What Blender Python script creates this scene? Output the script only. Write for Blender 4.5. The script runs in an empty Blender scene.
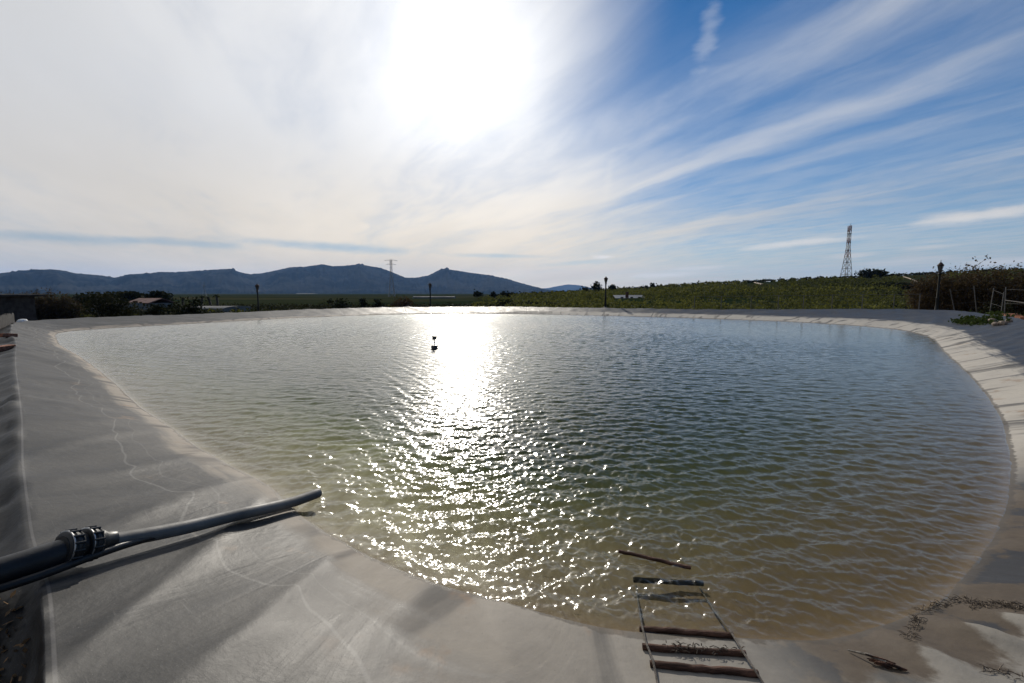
import bpy, math, random
import numpy as np
from mathutils import Vector, noise as mnoise
from mathutils.bvhtree import BVHTree

random.seed(7)
rng = np.random.default_rng(11)
scene = bpy.context.scene
COL = scene.collection
R = math.radians

# ------------------------------------------------------------------ camera
EYE = 2.3            # eye height above the water of the reservoir (z = 0)
PITCH = R(6.0)
FPX = 460.0
cam_d = bpy.data.cameras.new('camera')
cam_d.sensor_width = 36
cam_d.lens = FPX / 1024 * 36
cam_d.clip_start = 0.05
cam_d.clip_end = 80000
cam = bpy.data.objects.new('camera', cam_d)
COL.objects.link(cam)
cam.location = (0, 0, EYE)
cam.rotation_euler = (R(90) - PITCH, 0, 0)
scene.camera = cam


def ray(px, py):
    u = (px - 512) / FPX
    v = (341.5 - py) / FPX
    return u, math.cos(PITCH) + v * math.sin(PITCH), v * math.cos(PITCH) - math.sin(PITCH)


def on_level(px, py, z):
    """point where the sight line meets the level z"""
    x, y, dz = ray(px, py)
    k = (z - EYE) / dz
    return Vector((x * k, y * k, z))


def at(px, py, Y):
    """point of the sight line at the forward distance Y"""
    x, y, dz = ray(px, py)
    k = Y / y
    return Vector((x * k, Y, EYE + dz * k))


# ------------------------------------------------------------------ helpers
def tag(o, label=None, cat=None, group=None, kind=None):
    if label: o['label'] = label
    if cat: o['category'] = cat
    if group: o['group'] = group
    if kind: o['kind'] = kind
    return o


def empty(name, loc, rz=0, parent=None):
    o = bpy.data.objects.new(name, None)
    COL.objects.link(o)
    o.location = loc
    o.rotation_euler.z = rz
    o.empty_display_size = .1
    if parent: o.parent = parent
    return o


def copy_tree(o, parent=None):
    c = o.copy()
    COL.objects.link(c)
    if parent: c.parent = parent
    for ch in list(o.children): copy_tree(ch, c)
    return c


def mesh_obj(name, verts, faces, mat, parent=None, smooth=False, loc=None):
    me = bpy.data.meshes.new(name)
    me.from_pydata([tuple(map(float, v)) for v in verts], [], faces)
    me.update()
    if smooth: me.shade_smooth()
    o = bpy.data.objects.new(name, me)
    COL.objects.link(o)
    if mat: me.materials.append(mat)
    if parent: o.parent = parent
    if loc is not None: o.location = loc
    return o


def grid_mesh(name, P, mat, mask=None, smooth=True, closed=False, kind=None):
    """P: (rows, cols, 3) array -> quads mesh, fast"""
    nr, nc, _ = P.shape
    idx = np.arange(nr * nc).reshape(nr, nc)
    if closed: idx = np.concatenate([idx, idx[:, :1]], axis=1)
    q = np.stack([idx[:-1, :-1], idx[:-1, 1:], idx[1:, 1:], idx[1:, :-1]], axis=-1).reshape(-1, 4)
    V = P.reshape(-1, 3)
    if mask is not None:
        keep = mask.reshape(-1)[q].all(axis=1)
        q = q[keep]
        used = np.unique(q)
        remap = -np.ones(len(V), dtype=np.int64)
        remap[used] = np.arange(len(used))
        V = V[used]
        q = remap[q]
    me = bpy.data.meshes.new(name)
    me.vertices.add(len(V))
    me.vertices.foreach_set('co', V.astype(np.float32).ravel())
    me.loops.add(q.size)
    me.loops.foreach_set('vertex_index', q.astype(np.int32).ravel())
    me.polygons.add(len(q))
    me.polygons.foreach_set('loop_start', np.arange(0, q.size, 4, dtype=np.int32))
    me.update(calc_edges=True)
    if smooth: me.shade_smooth()
    me.materials.append(mat)
    o = bpy.data.objects.new(name, me)
    COL.objects.link(o)
    if kind: o['kind'] = kind
    return o


def quad_soup(name, Q, mat, parent=None, kind=None):
    """Q: (n,4,3) loose quads"""
    n = len(Q)
    V = Q.reshape(-1, 3)
    me = bpy.data.meshes.new(name)
    me.vertices.add(len(V))
    me.vertices.foreach_set('co', V.astype(np.float32).ravel())
    me.loops.add(n * 4)
    me.loops.foreach_set('vertex_index', np.arange(n * 4, dtype=np.int32))
    me.polygons.add(n)
    me.polygons.foreach_set('loop_start', np.arange(0, n * 4, 4, dtype=np.int32))
    me.update(calc_edges=True)
    me.materials.append(mat)
    o = bpy.data.objects.new(name, me)
    COL.objects.link(o)
    if parent: o.parent = parent
    if kind: o['kind'] = kind
    return o


class MB:
    """collects boxes, tubes and lathes, builds ONE mesh object"""
    def __init__(s): s.v = []; s.f = []

    def add(s, v, f):
        n = len(s.v)
        s.v += [tuple(p) for p in v]
        s.f += [tuple(i + n for i in q) for q in f]
        return s

    def box(s, c, size, rot=None, bev=0.0):
        hx, hy, hz = [d / 2 for d in size]
        c = Vector(c)
        if bev <= 0:
            pts = [Vector((x, y, z)) for z in (-hz, hz) for x, y in ((-hx, -hy), (hx, -hy), (hx, hy), (-hx, hy))]
            fs = [(3, 2, 1, 0), (4, 5, 6, 7), (0, 1, 5, 4), (1, 2, 6, 5), (2, 3, 7, 6), (3, 0, 4, 7)]
        else:
            b = bev
            pts = []
            for z, i in ((-hz, b), (-hz + b, 0), (hz - b, 0), (hz, b)):
                x0, y0 = hx - i, hy - i
                for x, y in ((-x0 + b, -y0), (x0 - b, -y0), (x0, -y0 + b), (x0, y0 - b), (x0 - b, y0), (-x0 + b, y0), (-x0, y0 - b), (-x0, -y0 + b)):
                    pts.append(Vector((x, y, z)))
            fs = [tuple(range(7, -1, -1)), tuple(range(24, 32))]
            for r in range(3):
                for k in range(8):
                    fs.append((r * 8 + k, r * 8 + (k + 1) % 8, (r + 1) * 8 + (k + 1) % 8, (r + 1) * 8 + k))
        if rot is not None:
            pts = [rot @ p for p in pts]
        return s.add([p + c for p in pts], fs)

    def tube(s, pts, rad, n=8, cap=True):
        pts = [Vector(p) for p in pts]
        if not hasattr(rad, '__len__'): rad = [rad] * len(pts)
        v = []
        f = []
        ref = None
        for i, p in enumerate(pts):
            d = (pts[min(i + 1, len(pts) - 1)] - pts[max(i - 1, 0)]).normalized()
            if ref is None:
                ref = Vector((0, 0, 1)) if abs(d.z) < .9 else Vector((1, 0, 0))
            a = d.cross(ref).normalized()
            b = a.cross(d).normalized()
            ref = b
            for k in range(n):
                t = 2 * math.pi * k / n
                v.append(p + a * math.cos(t) * rad[i] + b * math.sin(t) * rad[i])
        for i in range(len(pts) - 1):
            for k in range(n):
                f.append((i * n + k, i * n + (k + 1) % n, (i + 1) * n + (k + 1) % n, (i + 1) * n + k))
        if cap:
            f.append(tuple(range(n - 1, -1, -1)))
            f.append(tuple(range((len(pts) - 1) * n, len(pts) * n)))
        return s.add(v, f)

    def lathe(s, prof, n=16, c=(0, 0, 0)):
        v = []
        f = []
        for r, z in prof:
            for k in range(n):
                t = 2 * math.pi * k / n
                v.append((c[0] + r * math.cos(t), c[1] + r * math.sin(t), c[2] + z))
        for i in range(len(prof) - 1):
            for k in range(n):
                f.append((i * n + k, i * n + (k + 1) % n, (i + 1) * n + (k + 1) % n, (i + 1) * n + k))
        f.append(tuple(range(n - 1, -1, -1)))
        f.append(tuple(range((len(prof) - 1) * n, len(prof) * n)))
        return s.add(v, f)

    def build(s, name, mat, parent=None, smooth=False, loc=None):
        o = mesh_obj(name, s.v, s.f, mat, parent, False, loc)
        if smooth:
            o.data.shade_smooth()
            try: o.data.set_sharp_from_angle(angle=R(40))
            except Exception: pass
        return o


# ------------------------------------------------------------------ node helper
class NT:
    def __init__(s, tree):
        s.t = tree
        s.n = tree.nodes
        s.l = tree.links

    def node(s, typ, ins=None, **props):
        nd = s.n.new(typ)
        for k, v in props.items(): setattr(nd, k, v)
        for k, v in (ins or {}).items():
            sock = nd.inputs[k]
            if isinstance(v, bpy.types.NodeSocket): s.l.new(v, sock)
            else: sock.default_value = v
        return nd

    def m(s, op, a, b=None, c=None, clamp=False):
        nd = s.n.new('ShaderNodeMath')
        nd.operation = op
        nd.use_clamp = clamp
        for i, v in enumerate((a, b, c)):
            if v is None: continue
            if isinstance(v, bpy.types.NodeSocket): s.l.new(v, nd.inputs[i])
            else: nd.inputs[i].default_value = v
        return nd.outputs[0]

    def step(s, x, lo, hi, a=0.0, b=1.0):
        nd = s.node('ShaderNodeMapRange', {'Value': x, 'From Min': lo, 'From Max': hi, 'To Min': a, 'To Max': b}, interpolation_type='SMOOTHSTEP')
        return nd.outputs[0]

    def mix(s, f, a, b):
        nd = s.n.new('ShaderNodeMix')
        nd.data_type = 'RGBA'
        for i, v in ((0, f), (6, a), (7, b)):
            if isinstance(v, bpy.types.NodeSocket): s.l.new(v, nd.inputs[i])
            else: nd.inputs[i].default_value = (v if i == 0 else (*v, 1) if len(v) == 3 else v)
        return nd.outputs[2]

    def noise(s, vec, scale, detail=4, rough=.55, dist=0):
        return s.node('ShaderNodeTexNoise', {'Vector': vec, 'Scale': scale, 'Detail': detail, 'Roughness': rough, 'Distortion': dist}).outputs[0]

    def scale(s, vec, sc, loc=(0, 0, 0), rot=(0, 0, 0)):
        return s.node('ShaderNodeMapping', {'Vector': vec, 'Scale': sc, 'Location': loc, 'Rotation': rot}).outputs[0]


def material(name):
    m = bpy.data.materials.new(name)
    m.use_nodes = True
    t = NT(m.node_tree)
    t.n.clear()
    out = t.node('ShaderNodeOutputMaterial')
    return m, t, out


def simple(name, col, rough=.6, var=.25, sc=6.0, bump=0.0, metal=0.0, col2=None, stretch=(1, 1, 1), spec=.5):
    m, t, out = material(name)
    co = t.node('ShaderNodeTexCoord').outputs['Object']
    co = t.scale(co, stretch)
    n = t.noise(co, sc, 5)
    c2 = col2 or tuple(c * (1 - var) for c in col)
    c1 = tuple(min(1, c * (1 + var * .6)) for c in col) if not col2 else col
    base = t.mix(t.step(n, .35, .65), c1, c2)
    ins = {'Base Color': base, 'Roughness': t.step(n, .3, .7, rough * .85, min(1, rough * 1.15)), 'Metallic': metal, 'Specular IOR Level': spec}
    if bump:
        n2 = t.noise(co, sc * 5, 4)
        ins['Normal'] = t.node('ShaderNodeBump', {'Height': n2, 'Strength': bump, 'Distance': .02}).outputs[0]
    b = t.node('ShaderNodeBsdfPrincipled', ins)
    t.l.new(b.outputs[0], out.inputs[0])
    return m


def foliage(name, c_dark, c_light, sc=.8, trans=.35, stretch=None):
    m, t, out = material(name)
    geo = t.node('ShaderNodeNewGeometry')
    pos = geo.outputs['Position']
    n = t.noise(t.scale(pos, stretch) if stretch else pos, sc, 3)
    rnd = geo.outputs['Random Per Island']
    f = t.m('ADD', t.m('MULTIPLY', t.step(n, .35, .68), .6), t.m('MULTIPLY', rnd, .4))
    c = t.mix(f, c_dark, c_light)
    d = t.node('ShaderNodeBsdfPrincipled', {'Base Color': c, 'Roughness': .8, 'Specular IOR Level': .06})
    tr = t.node('ShaderNodeBsdfTranslucent', {'Color': c})
    mx = t.node('ShaderNodeMixShader', {0: trans, 1: d.outputs[0], 2: tr.outputs[0]})
    t.l.new(mx.outputs[0], out.inputs[0])
    return m


# ------------------------------------------------------------------ the sun, the sky
SUN_EL, SUN_AZ = R(25.3), R(-6.7)          # azimuth from +Y, negative to the left
sdir = Vector((math.sin(SUN_AZ) * math.cos(SUN_EL), math.cos(SUN_AZ) * math.cos(SUN_EL), math.sin(SUN_EL)))
sun_d = bpy.data.lights.new('sun', 'SUN')
sun_d.energy = 3.2
sun_d.angle = R(.6)
sun_d.color = (1, .93, .82)
sun = bpy.data.objects.new('sun', sun_d)
COL.objects.link(sun)
sun.rotation_euler = (-sdir).to_track_quat('-Z', 'Y').to_euler()

world = bpy.data.worlds.new('World')
scene.world = world
world.use_nodes = True
w = NT(world.node_tree)
w.n.clear()
wout = w.node('ShaderNodeOutputWorld')
SKYS = .065
sky = w.node('ShaderNodeTexSky', sky_type='NISHITA', sun_disc=False, sun_elevation=SUN_EL, sun_rotation=-SUN_AZ,
             air_density=1.0, dust_density=.05, ozone_density=5.0, altitude=300)
gen = w.node('ShaderNodeTexCoord').outputs['Generated']
sep = w.node('ShaderNodeSeparateXYZ', {0: gen})
dx, dy, dz = sep.outputs
zc = w.m('ADD', w.m('MAXIMUM', dz, 0.0), .07)
px_ = w.m('DIVIDE', dx, zc)
py_ = w.m('DIVIDE', dy, zc)
SA = R(-27)                                # the bearing the cirrus streaks run along
a_ = w.m('ADD', w.m('MULTIPLY', px_, math.sin(SA)), w.m('MULTIPLY', py_, math.cos(SA)))
b_ = w.m('ADD', w.m('MULTIPLY', px_, math.cos(SA)), w.m('MULTIPLY', py_, -math.sin(SA)))


def comb(x, y, z=0.0):
    return w.node('ShaderNodeCombineXYZ', {0: x, 1: y, 2: z}).outputs[0]


n_warp = w.noise(comb(w.m('MULTIPLY', a_, .5), b_), .8, 3)
b_w = w.m('ADD', b_, w.m('MULTIPLY', w.m('SUBTRACT', n_warp, .5), .7))
n_streak = w.noise(comb(w.m('MULTIPLY', a_, .22), b_w, 3.1), 1.7, 7, .49)
n_fine = w.noise(comb(w.m('MULTIPLY', a_, .35), b_w, 9.4), 6.5, 6, .6)
n_big = w.noise(comb(w.m('MULTIPLY', a_, .3), w.m('MULTIPLY', b_, .8), 5.7), .75, 4)
# thin veil that covers the left of the sky and thins out to the right
az_n = w.m('MULTIPLY', w.m('ARCTAN2', dx, dy), 180 / math.pi)
el_n = w.m('MULTIPLY', w.m('ARCSINE', dz), 180 / math.pi)
v_c = w.m('ADD', az_n, w.m('MULTIPLY', w.m('SUBTRACT', el_n, 18.0), .30))
v_c = w.m('ADD', v_c, w.m('MULTIPLY', w.m('SUBTRACT', n_big, .5), 20.0))
v_c = w.m('ADD', v_c, w.m('MULTIPLY', w.m('SUBTRACT', n_streak, .5), -15.0))
veil = w.step(v_c, 23.0, 1.0)
veil = w.m('MULTIPLY', veil, w.step(w.m('ADD', n_streak, w.m('MULTIPLY', n_fine, .3)), .38, .72, .70, .99))


def band(c, wd, amp):
    q = w.m('DIVIDE', w.m('SUBTRACT', b_w, c), wd)
    return w.m('MULTIPLY', w.m('POWER', 2.718, w.m('MULTIPLY', w.m('MULTIPLY', q, q), -1.0)), amp)


broken = w.step(w.m('ADD', n_streak, w.m('MULTIPLY', w.m('SUBTRACT', n_fine, .5), .25)), .36, .66, .22, 1.0)
bands = w.m('ADD', w.m('ADD', band(1.66, .2, .56), band(2.27, .18, .50)), w.m('ADD', band(2.75, .12, .30), band(3.7, .45, .5)))
bands = w.m('MULTIPLY', bands, broken, clamp=True)
streak = w.step(w.m('ADD', n_streak, w.m('MULTIPLY', w.m('SUBTRACT', n_fine, .5), .3)), .52, .80, 0.0, .28)
low = w.m('POWER', 2.718, w.m('MULTIPLY', w.m('MAXIMUM', dz, 0.0), -6.0))
thin = w.m('MULTIPLY', low, w.step(n_fine, .34, .64, .58, .95))


def inverse(*f):
    r = 1.0
    for k in f: r = w.m('MULTIPLY', r, w.m('SUBTRACT', 1.0, k))
    return r


# single small clouds: bearing, height over the horizon, half sizes, tilt (degrees)
edge_n = w.noise(comb(w.m('MULTIPLY', az_n, .35), w.m('MULTIPLY', el_n, 1.1), 1.7), .8, 5, .6)


def puff(px, py, half_w, half_h, tilt, amp, soft=.9, rag=1.1):
    x, y, z = ray(px, py)
    az0, el0 = math.degrees(math.atan2(x, y)), math.degrees(math.atan2(z, math.hypot(x, y)))
    p = w.m('SUBTRACT', az_n, az0)
    q = w.m('SUBTRACT', w.m('SUBTRACT', el_n, el0), w.m('MULTIPLY', p, math.tan(R(tilt))))
    p = w.m('DIVIDE', p, half_w)
    q = w.m('DIVIDE', q, half_h)
    d = w.m('SQRT', w.m('ADD', w.m('MULTIPLY', p, p), w.m('MULTIPLY', q, q)))
    d = w.m('ADD', d, w.m('MULTIPLY', w.m('SUBTRACT', edge_n, .5), rag))
    return w.step(d, 1.0, 1.0 - soft, 0.0, amp)


puffs = [puff(962, 217, 4.6, .8, 5, .8), puff(1010, 211, 5, .7, 4, .7), puff(818, 241, 4.6, .55, 3, .75), puff(770, 246, 4, .6, 5, .6), puff(604, 257, 2.2, .40, 0, .9), puff(668, 275, 5, .45, 1, .7),
         puff(850, 256, 3, .5, 2, .6), puff(700, 268, 5, .35, 2, .5), puff(900, 262, 5, .5, 3, .5), puff(1000, 262, 4, .6, 3, .6), puff(930, 247, 3, .35, 3, .4)]
lens = w.m('SUBTRACT', 1.0, inverse(*puffs))
wisps = inverse(puff(708, 36, 1.7, 3.4, 50, .22, .95, 1.8), puff(608, 180, 1.0, 3.0, 70, .22, .95, 1.6))
cover = w.m('SUBTRACT', 1.0, w.m('MULTIPLY', inverse(veil, streak, bands, thin, lens), wisps), clamp=True)
# bluish gaps low over the mountains
gap = w.m('SUBTRACT', 1.0, inverse(puff(330, 247, 13, .8, -1.5, .55, .95), puff(60, 238, 9, .8, 1, .5, .95), puff(180, 243, 8, .6, -1, .4, .95), puff(500, 256, 8, .4, -1, .4, .95), puff(585, 262, 7, .45, 4, .4, .95)))
cover = w.m('MULTIPLY', cover, w.m('SUBTRACT', 1.0, gap))
# how bright the thin cloud scatters the sun: strongly forward
cosang = w.node('ShaderNodeVectorMath', {0: gen, 1: tuple(sdir)}, operation='DOT_PRODUCT').outputs['Value']
ang = w.m('ARCCOSINE', w.m('MINIMUM', w.m('MAXIMUM', cosang, -1.0), 1.0))


def lobe(width, amp):
    q = w.m('DIVIDE', ang, R(width))
    return w.m('MULTIPLY', w.m('POWER', 2.718, w.m('MULTIPLY', w.m('MULTIPLY', q, q), -1.0)), amp)


bright = w.m('ADD', w.m('ADD', lobe(46, .22), lobe(23, .22)), w.m('ADD', lobe(8.5, .42), w.step(ang, R(65), R(125), .58, .24)))
bright = w.m('MULTIPLY', bright, w.step(n_big, .3, .7, .93, 1.07))
warm = w.m('MULTIPLY', w.step(dz, .34, .02), w.step(ang, R(75), R(18)))
ccol = w.mix(warm, (.99, .993, 1.0), (1.16, 1.0, .76))
ccol = w.mix(lens, ccol, (1.22, 1.16, 1.08))
cl = w.node('ShaderNodeVectorMath', {0: ccol, 'Scale': bright}, operation='SCALE').outputs[0]
skh = w.node('ShaderNodeHueSaturation', {'Saturation': 1.35, 'Value': 1.0, 'Fac': 1.0, 'Color': sky.outputs[0]}).outputs[0]
skc = w.node('ShaderNodeVectorMath', {0: skh, 'Scale': SKYS}, operation='SCALE').outputs[0]
wcol = w.mix(cover, skc, cl)
bg = w.node('ShaderNodeBackground', {'Color': wcol, 'Strength': 1.0})
w.l.new(bg.outputs[0], wout.inputs[0])

# ------------------------------------------------------------------ materials
# the liner: black plastic gone grey, dust and dried silt above the water, brown silt and algae under it
M = {}
lin, t, out = material('reservoir_liner')
geo = t.node('ShaderNodeNewGeometry')
pos = geo.outputs['Position']
sx, sy, sz = t.node('ShaderNodeSeparateXYZ', {0: pos}).outputs
s_at = t.node('ShaderNodeAttribute', attribute_name='along').outputs['Fac']
k_at = t.node('ShaderNodeAttribute', attribute_name='across').outputs['Fac']
sk = t.node('ShaderNodeCombineXYZ', {0: s_at, 1: k_at, 2: 0.0}).outputs[0]
n1 = t.noise(pos, .9, 6, .6)
n2 = t.noise(t.scale(sk, (1.15, .42, 1), rot=(0, 0, R(14))), 1.35, 6, .58, 1.1)      # streaky tone running down the slope
n3 = t.noise(pos, 9.0, 5, .65)
n4 = t.noise(t.scale(sk, (.25, 2.2, 1)), 1.5, 5, .6)         # tide lines running along the shore
grey = t.mix(t.step(n2, .30, .70), (.011, .0115, .013), (.038, .0375, .0365))
grey = t.mix(t.step(n1, .35, .7, 0, .5), grey, (.058, .056, .053))
# more dust on the near and the right bank
side = t.step(sx, -2.5, 2.0)
zlim = t.m('ADD', .10, t.m('MULTIPLY', side, .20))
zz = t.m('ADD', sz, t.m('ADD', t.m('MULTIPLY', t.m('SUBTRACT', n1, .5), .22), t.m('MULTIPLY', t.m('SUBTRACT', n4, .5), .30)))
dust = t.step(t.m('SUBTRACT', zz, zlim), .05, -.06, 0.0, .95)
dustc = t.mix(n3, (.17, .157, .135), (.29, .268, .232))
rightb = t.m('MULTIPLY', t.step(sx, 3.2, 6.5), t.step(n1, .15, .5, .7, 1.0))
dustc = t.mix(side, t.mix(.75, dustc, (.38, .325, .26)), dustc)
dustc = t.mix(rightb, dustc, t.mix(n3, (.40, .365, .31), (.52, .48, .415)))
nearb = t.m('MULTIPLY', t.step(sy, 5.5, 3.0), t.step(sx, -2.2, -.2))
rslate = t.step(sx, 4.0, 9.0)
thin_d = t.m('MULTIPLY', t.step(t.m('ADD', n2, t.m('MULTIPLY', nearb, .06)), .40, .62), t.m('ADD', .16, t.m('MULTIPLY', nearb, .72)))
grey = t.mix(t.m('MULTIPLY', rslate, .6), grey, (.022, .023, .026))
c = t.mix(thin_d, grey, t.mix(n3, (.105, .096, .084), (.178, .163, .143)))
c = t.mix(dust, c, dustc)
# soft dark streaks across the dusty sheet, a few rust-coloured stains
dark_n = t.noise(t.scale(sk, (1.5, .30, 1), loc=(3.7, 0, 0), rot=(0, 0, R(-8))), 1.0, 4, .5, .8)
c = t.mix(t.step(dark_n, .53, .66, 0, .72), c, (.034, .0345, .036))
stn = t.noise(t.scale(pos, (1, 1, 0), loc=(4.1, 1.3, 0)), 1.5, 4, .6)
c = t.mix(t.m('MULTIPLY', t.step(stn, .60, .70, 0, .55), t.step(sz, .34, .20)), c, (.26, .165, .095))
# dried water lines
nl = t.noise(pos, .42, 4, .4)
for off, wd, am in ((.27, .0028, .38), (.20, .002, .2)):
    ln = t.m('ABSOLUTE', t.m('SUBTRACT', t.m('ADD', sz, t.m('MULTIPLY', t.m('SUBTRACT', nl, .5), .20)), off))
    c = t.mix(t.step(ln, wd * 2, wd * .4, 0, am), c, (.24, .23, .21))
# welded seams every few metres
fr = t.m('ABSOLUTE', t.m('SUBTRACT', t.m('FRACT', t.m('DIVIDE', t.m('ADD', t.m('ADD', s_at, 3.1), t.m('MULTIPLY', n1, .25)), 6.7)), .5))
seam = t.step(fr, .012, .004, 0, .75)
c = t.mix(seam, c, (.055, .055, .055))
rim = t.node('ShaderNodeAttribute', attribute_name='rim').outputs['Fac']
c = t.mix(t.m('MULTIPLY', t.step(rim, -.01, .02), t.step(n3, .3, .7, .95, .6)), c, (.014, .0135, .013))
c = t.mix(t.m('MULTIPLY', t.step(rim, -.042, -.036), t.step(rim, -.018, -.024)), c, (.11, .105, .10))
# specks of dirt and droppings, fine scuffs
spk = t.noise(pos, 55.0, 3, .7)
c = t.mix(t.step(spk, .66, .72, 0, .55), c, (.24, .225, .20))
c = t.mix(t.step(spk, .33, .28, 0, .5), c, (.05, .045, .04))
scf = t.noise(t.scale(sk, (.8, 14, 1), rot=(0, 0, R(35))), 2.2, 3, .7)
c = t.mix(t.step(scf, .62, .74, 0, .30), c, (.20, .19, .175))
crv = t.node('ShaderNodeTexVoronoi', {'Vector': t.scale(sk, (1.0, .28, 1), rot=(0, 0, R(20))), 'Scale': 1.5, 'Randomness': 1.0}, feature='DISTANCE_TO_EDGE').outputs['Distance']
crease = t.m('MULTIPLY', t.step(crv, .035, .0), t.step(n1, .45, .6))
# wet edge, silt and algae below
mudr = t.m('MULTIPLY', t.step(sx, 1.3, 2.1), t.step(sy, 7.0, 4.5))
mh = t.m('ADD', sz, t.m('MULTIPLY', t.m('SUBTRACT', n2, .5), .14))
mud_h = t.m('MULTIPLY', mudr, t.step(t.m('ADD', mh, t.m('MULTIPLY', t.m('SUBTRACT', n3, .5), .05)), .130, .104))
mudc = t.mix(n3, (.06, .046, .034), (.125, .098, .07))
mudc = t.mix(t.step(n1, .50, .54, 0, .9), mudc, (.034, .037, .043))
c = t.mix(mud_h, c, mudc)
wetz = t.m('ADD', sz, t.m('MULTIPLY', t.m('SUBTRACT', n3, .5), .05))
wet = t.step(wetz, .022, .014)
c = t.mix(t.m('MULTIPLY', wet, .75), c, t.mix(n3, (.045, .036, .025), (.08, .063, .045)))
silt = t.mix(n3, (.068, .037, .009), (.125, .074, .021))
c = t.mix(t.step(sz, .004, -.012), c, silt)
c = t.mix(t.step(t.m('ADD', sz, t.m('MULTIPLY', n1, .4)), -.1, -.9), c, (.035, .038, .018))
rough = t.m('ADD', t.m('MULTIPLY', wet, -.12), t.step(n2, .3, .7, .46, .58))
rough = t.m('ADD', rough, t.m('MULTIPLY', dust, .22))
bh = t.m('ADD', t.m('ADD', t.m('MULTIPLY', n3, .25), n2), t.m('ADD', t.m('MULTIPLY', seam, .3), t.m('MULTIPLY', crease, .07)))
bmp = t.node('ShaderNodeBump', {'Height': bh, 'Strength': .35, 'Distance': .05}).outputs[0]
b = t.node('ShaderNodeBsdfPrincipled', {'Base Color': c, 'Roughness': rough, 'Specular IOR Level': .24, 'Normal': bmp})
t.l.new(b.outputs[0], out.inputs[0])
M['liner'] = lin

wat, t, out = material('pond_water')
geo = t.node('ShaderNodeNewGeometry')
pos = geo.outputs['Position']
nw = t.noise(t.scale(pos, (14, 26, 1), rot=(0, 0, R(12))), 1.0, 3, .6)
bmp = t.node('ShaderNodeBump', {'Height': nw, 'Strength': .5, 'Distance': .006}).outputs[0]
fr = t.node('ShaderNodeFresnel', {'IOR': 1.333, 'Normal': bmp}).outputs[0]
# light that leaves the water from below crosses the surface (the surface does not bend it, so it cannot be trapped either)
fr = t.m('MULTIPLY', fr, t.m('SUBTRACT', 1.0, geo.outputs['Backfacing']))
wr = t.step(t.node('ShaderNodeAttribute', attribute_name='ruffle').outputs['Fac'], .15, .8, .06, .16)
gl = t.node('ShaderNodeBsdfGlossy', {'Color': (1, 1, 1, 1), 'Roughness': wr, 'Normal': bmp})
tr = t.node('ShaderNodeBsdfTransparent', {'Color': (.97, .98, .95, 1)})
mx = t.node('ShaderNodeMixShader', {0: fr, 1: tr.outputs[0], 2: gl.outputs[0]})
t.l.new(mx.outputs[0], out.inputs['Surface'])
va = t.node('ShaderNodeVolumeAbsorption', {'Color': (.47, .51, .26, 1), 'Density': .85})
vs = t.node('ShaderNodeVolumeScatter', {'Color': (.76, .84, .52, 1), 'Density': .058, 'Anisotropy': .2})
ad = t.node('ShaderNodeAddShader', {0: va.outputs[0], 1: vs.outputs[0]})
t.l.new(ad.outputs[0], out.inputs['Volume'])
M['water'] = wat

gm, t, out = material('ground_soil')
geo = t.node('ShaderNodeNewGeometry')
pos = geo.outputs['Position']
dst = t.node('ShaderNodeAttribute', attribute_name='outward').outputs['Fac']
n1 = t.noise(pos, .35, 6, .6)
n2 = t.noise(pos, 6.0, 5, .65)
nf = t.noise(t.scale(pos, (.004, .012, 0)), 1.0, 4)
vor = t.node('ShaderNodeTexVoronoi', {'Vector': t.scale(pos, (.0025, .006, 0)), 'Scale': 1.0}, feature='F1').outputs['Color']
vr = t.node('ShaderNodeSeparateColor', {0: vor}).outputs[0]
soil = t.mix(n2, (.085, .055, .036), (.19, .125, .082))
soil = t.mix(t.step(n1, .5, .62, 0, .7), soil, (.055, .065, .025))
field = t.mix(vr, (.02, .028, .012), (.05, .047, .024))
field = t.mix(t.step(nf, .45, .6), field, (.016, .026, .012))
c = t.mix(t.step(dst, 6, 22), soil, field)
bmp = t.node('ShaderNodeBump', {'Height': n2, 'Strength': .6, 'Distance': .05}).outputs[0]
b = t.node('ShaderNodeBsdfPrincipled', {'Base Color': c, 'Roughness': .9, 'Specular IOR Level': 0, 'Normal': bmp})
t.l.new(b.outputs[0], out.inputs[0])
M['ground'] = gm

mm, t, out = material('mountain_scrub')
pos = t.node('ShaderNodeNewGeometry').outputs['Position']
n1 = t.noise(t.scale(pos, (.002, .002, .004)), 1.0, 7, .65)
c = t.mix(t.step(n1, .4, .62), (.008, .011, .012), (.040, .041, .038))
b = t.node('ShaderNodeBsdfPrincipled', {'Base Color': c, 'Roughness': .95, 'Specular IOR Level': 0})
t.l.new(b.outputs[0], out.inputs[0])
M['mountain'] = mm

M['pipe_black'] = simple('black_polyethylene', (.02, .02, .021), .42, .35, 5, .1, spec=.4)
M['pipe_grey'] = simple('dusty_polyethylene', (.19, .183, .17), .6, .35, 3, .1, spec=.35, col2=(.12, .117, .11), stretch=(1, 1, 1))
M['steel'] = simple('galvanised_steel', (.42, .42, .42), .35, .25, 12, metal=.9)
M['tower_steel'] = simple('pale_tower_steel', (.30, .30, .31), .6, .2, 3)
M['fence_steel'] = simple('weathered_steel', (.085, .085, .082), .6, .3, 5)
M['dark_iron'] = simple('dark_green_iron', (.012, .014, .013), .6, .3, 6, spec=.2)
M['lamp_glass'] = simple('frosted_lamp_glass', (.10, .098, .09), .25, .15, 4)
M['rust'] = simple('rusty_cap', (.045, .026, .022), .75, .4, 8)
M['wood'] = simple('wet_brown_wood', (.15, .080, .055), .75, .4, 9, .8, stretch=(.25, 3, 3), col2=(.05, .028, .02), spec=.2)
M['wood_red'] = simple('red_brown_broken_wood', (.15, .065, .035), .8, .5, 22, .9, col2=(.03, .016, .012))
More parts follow.
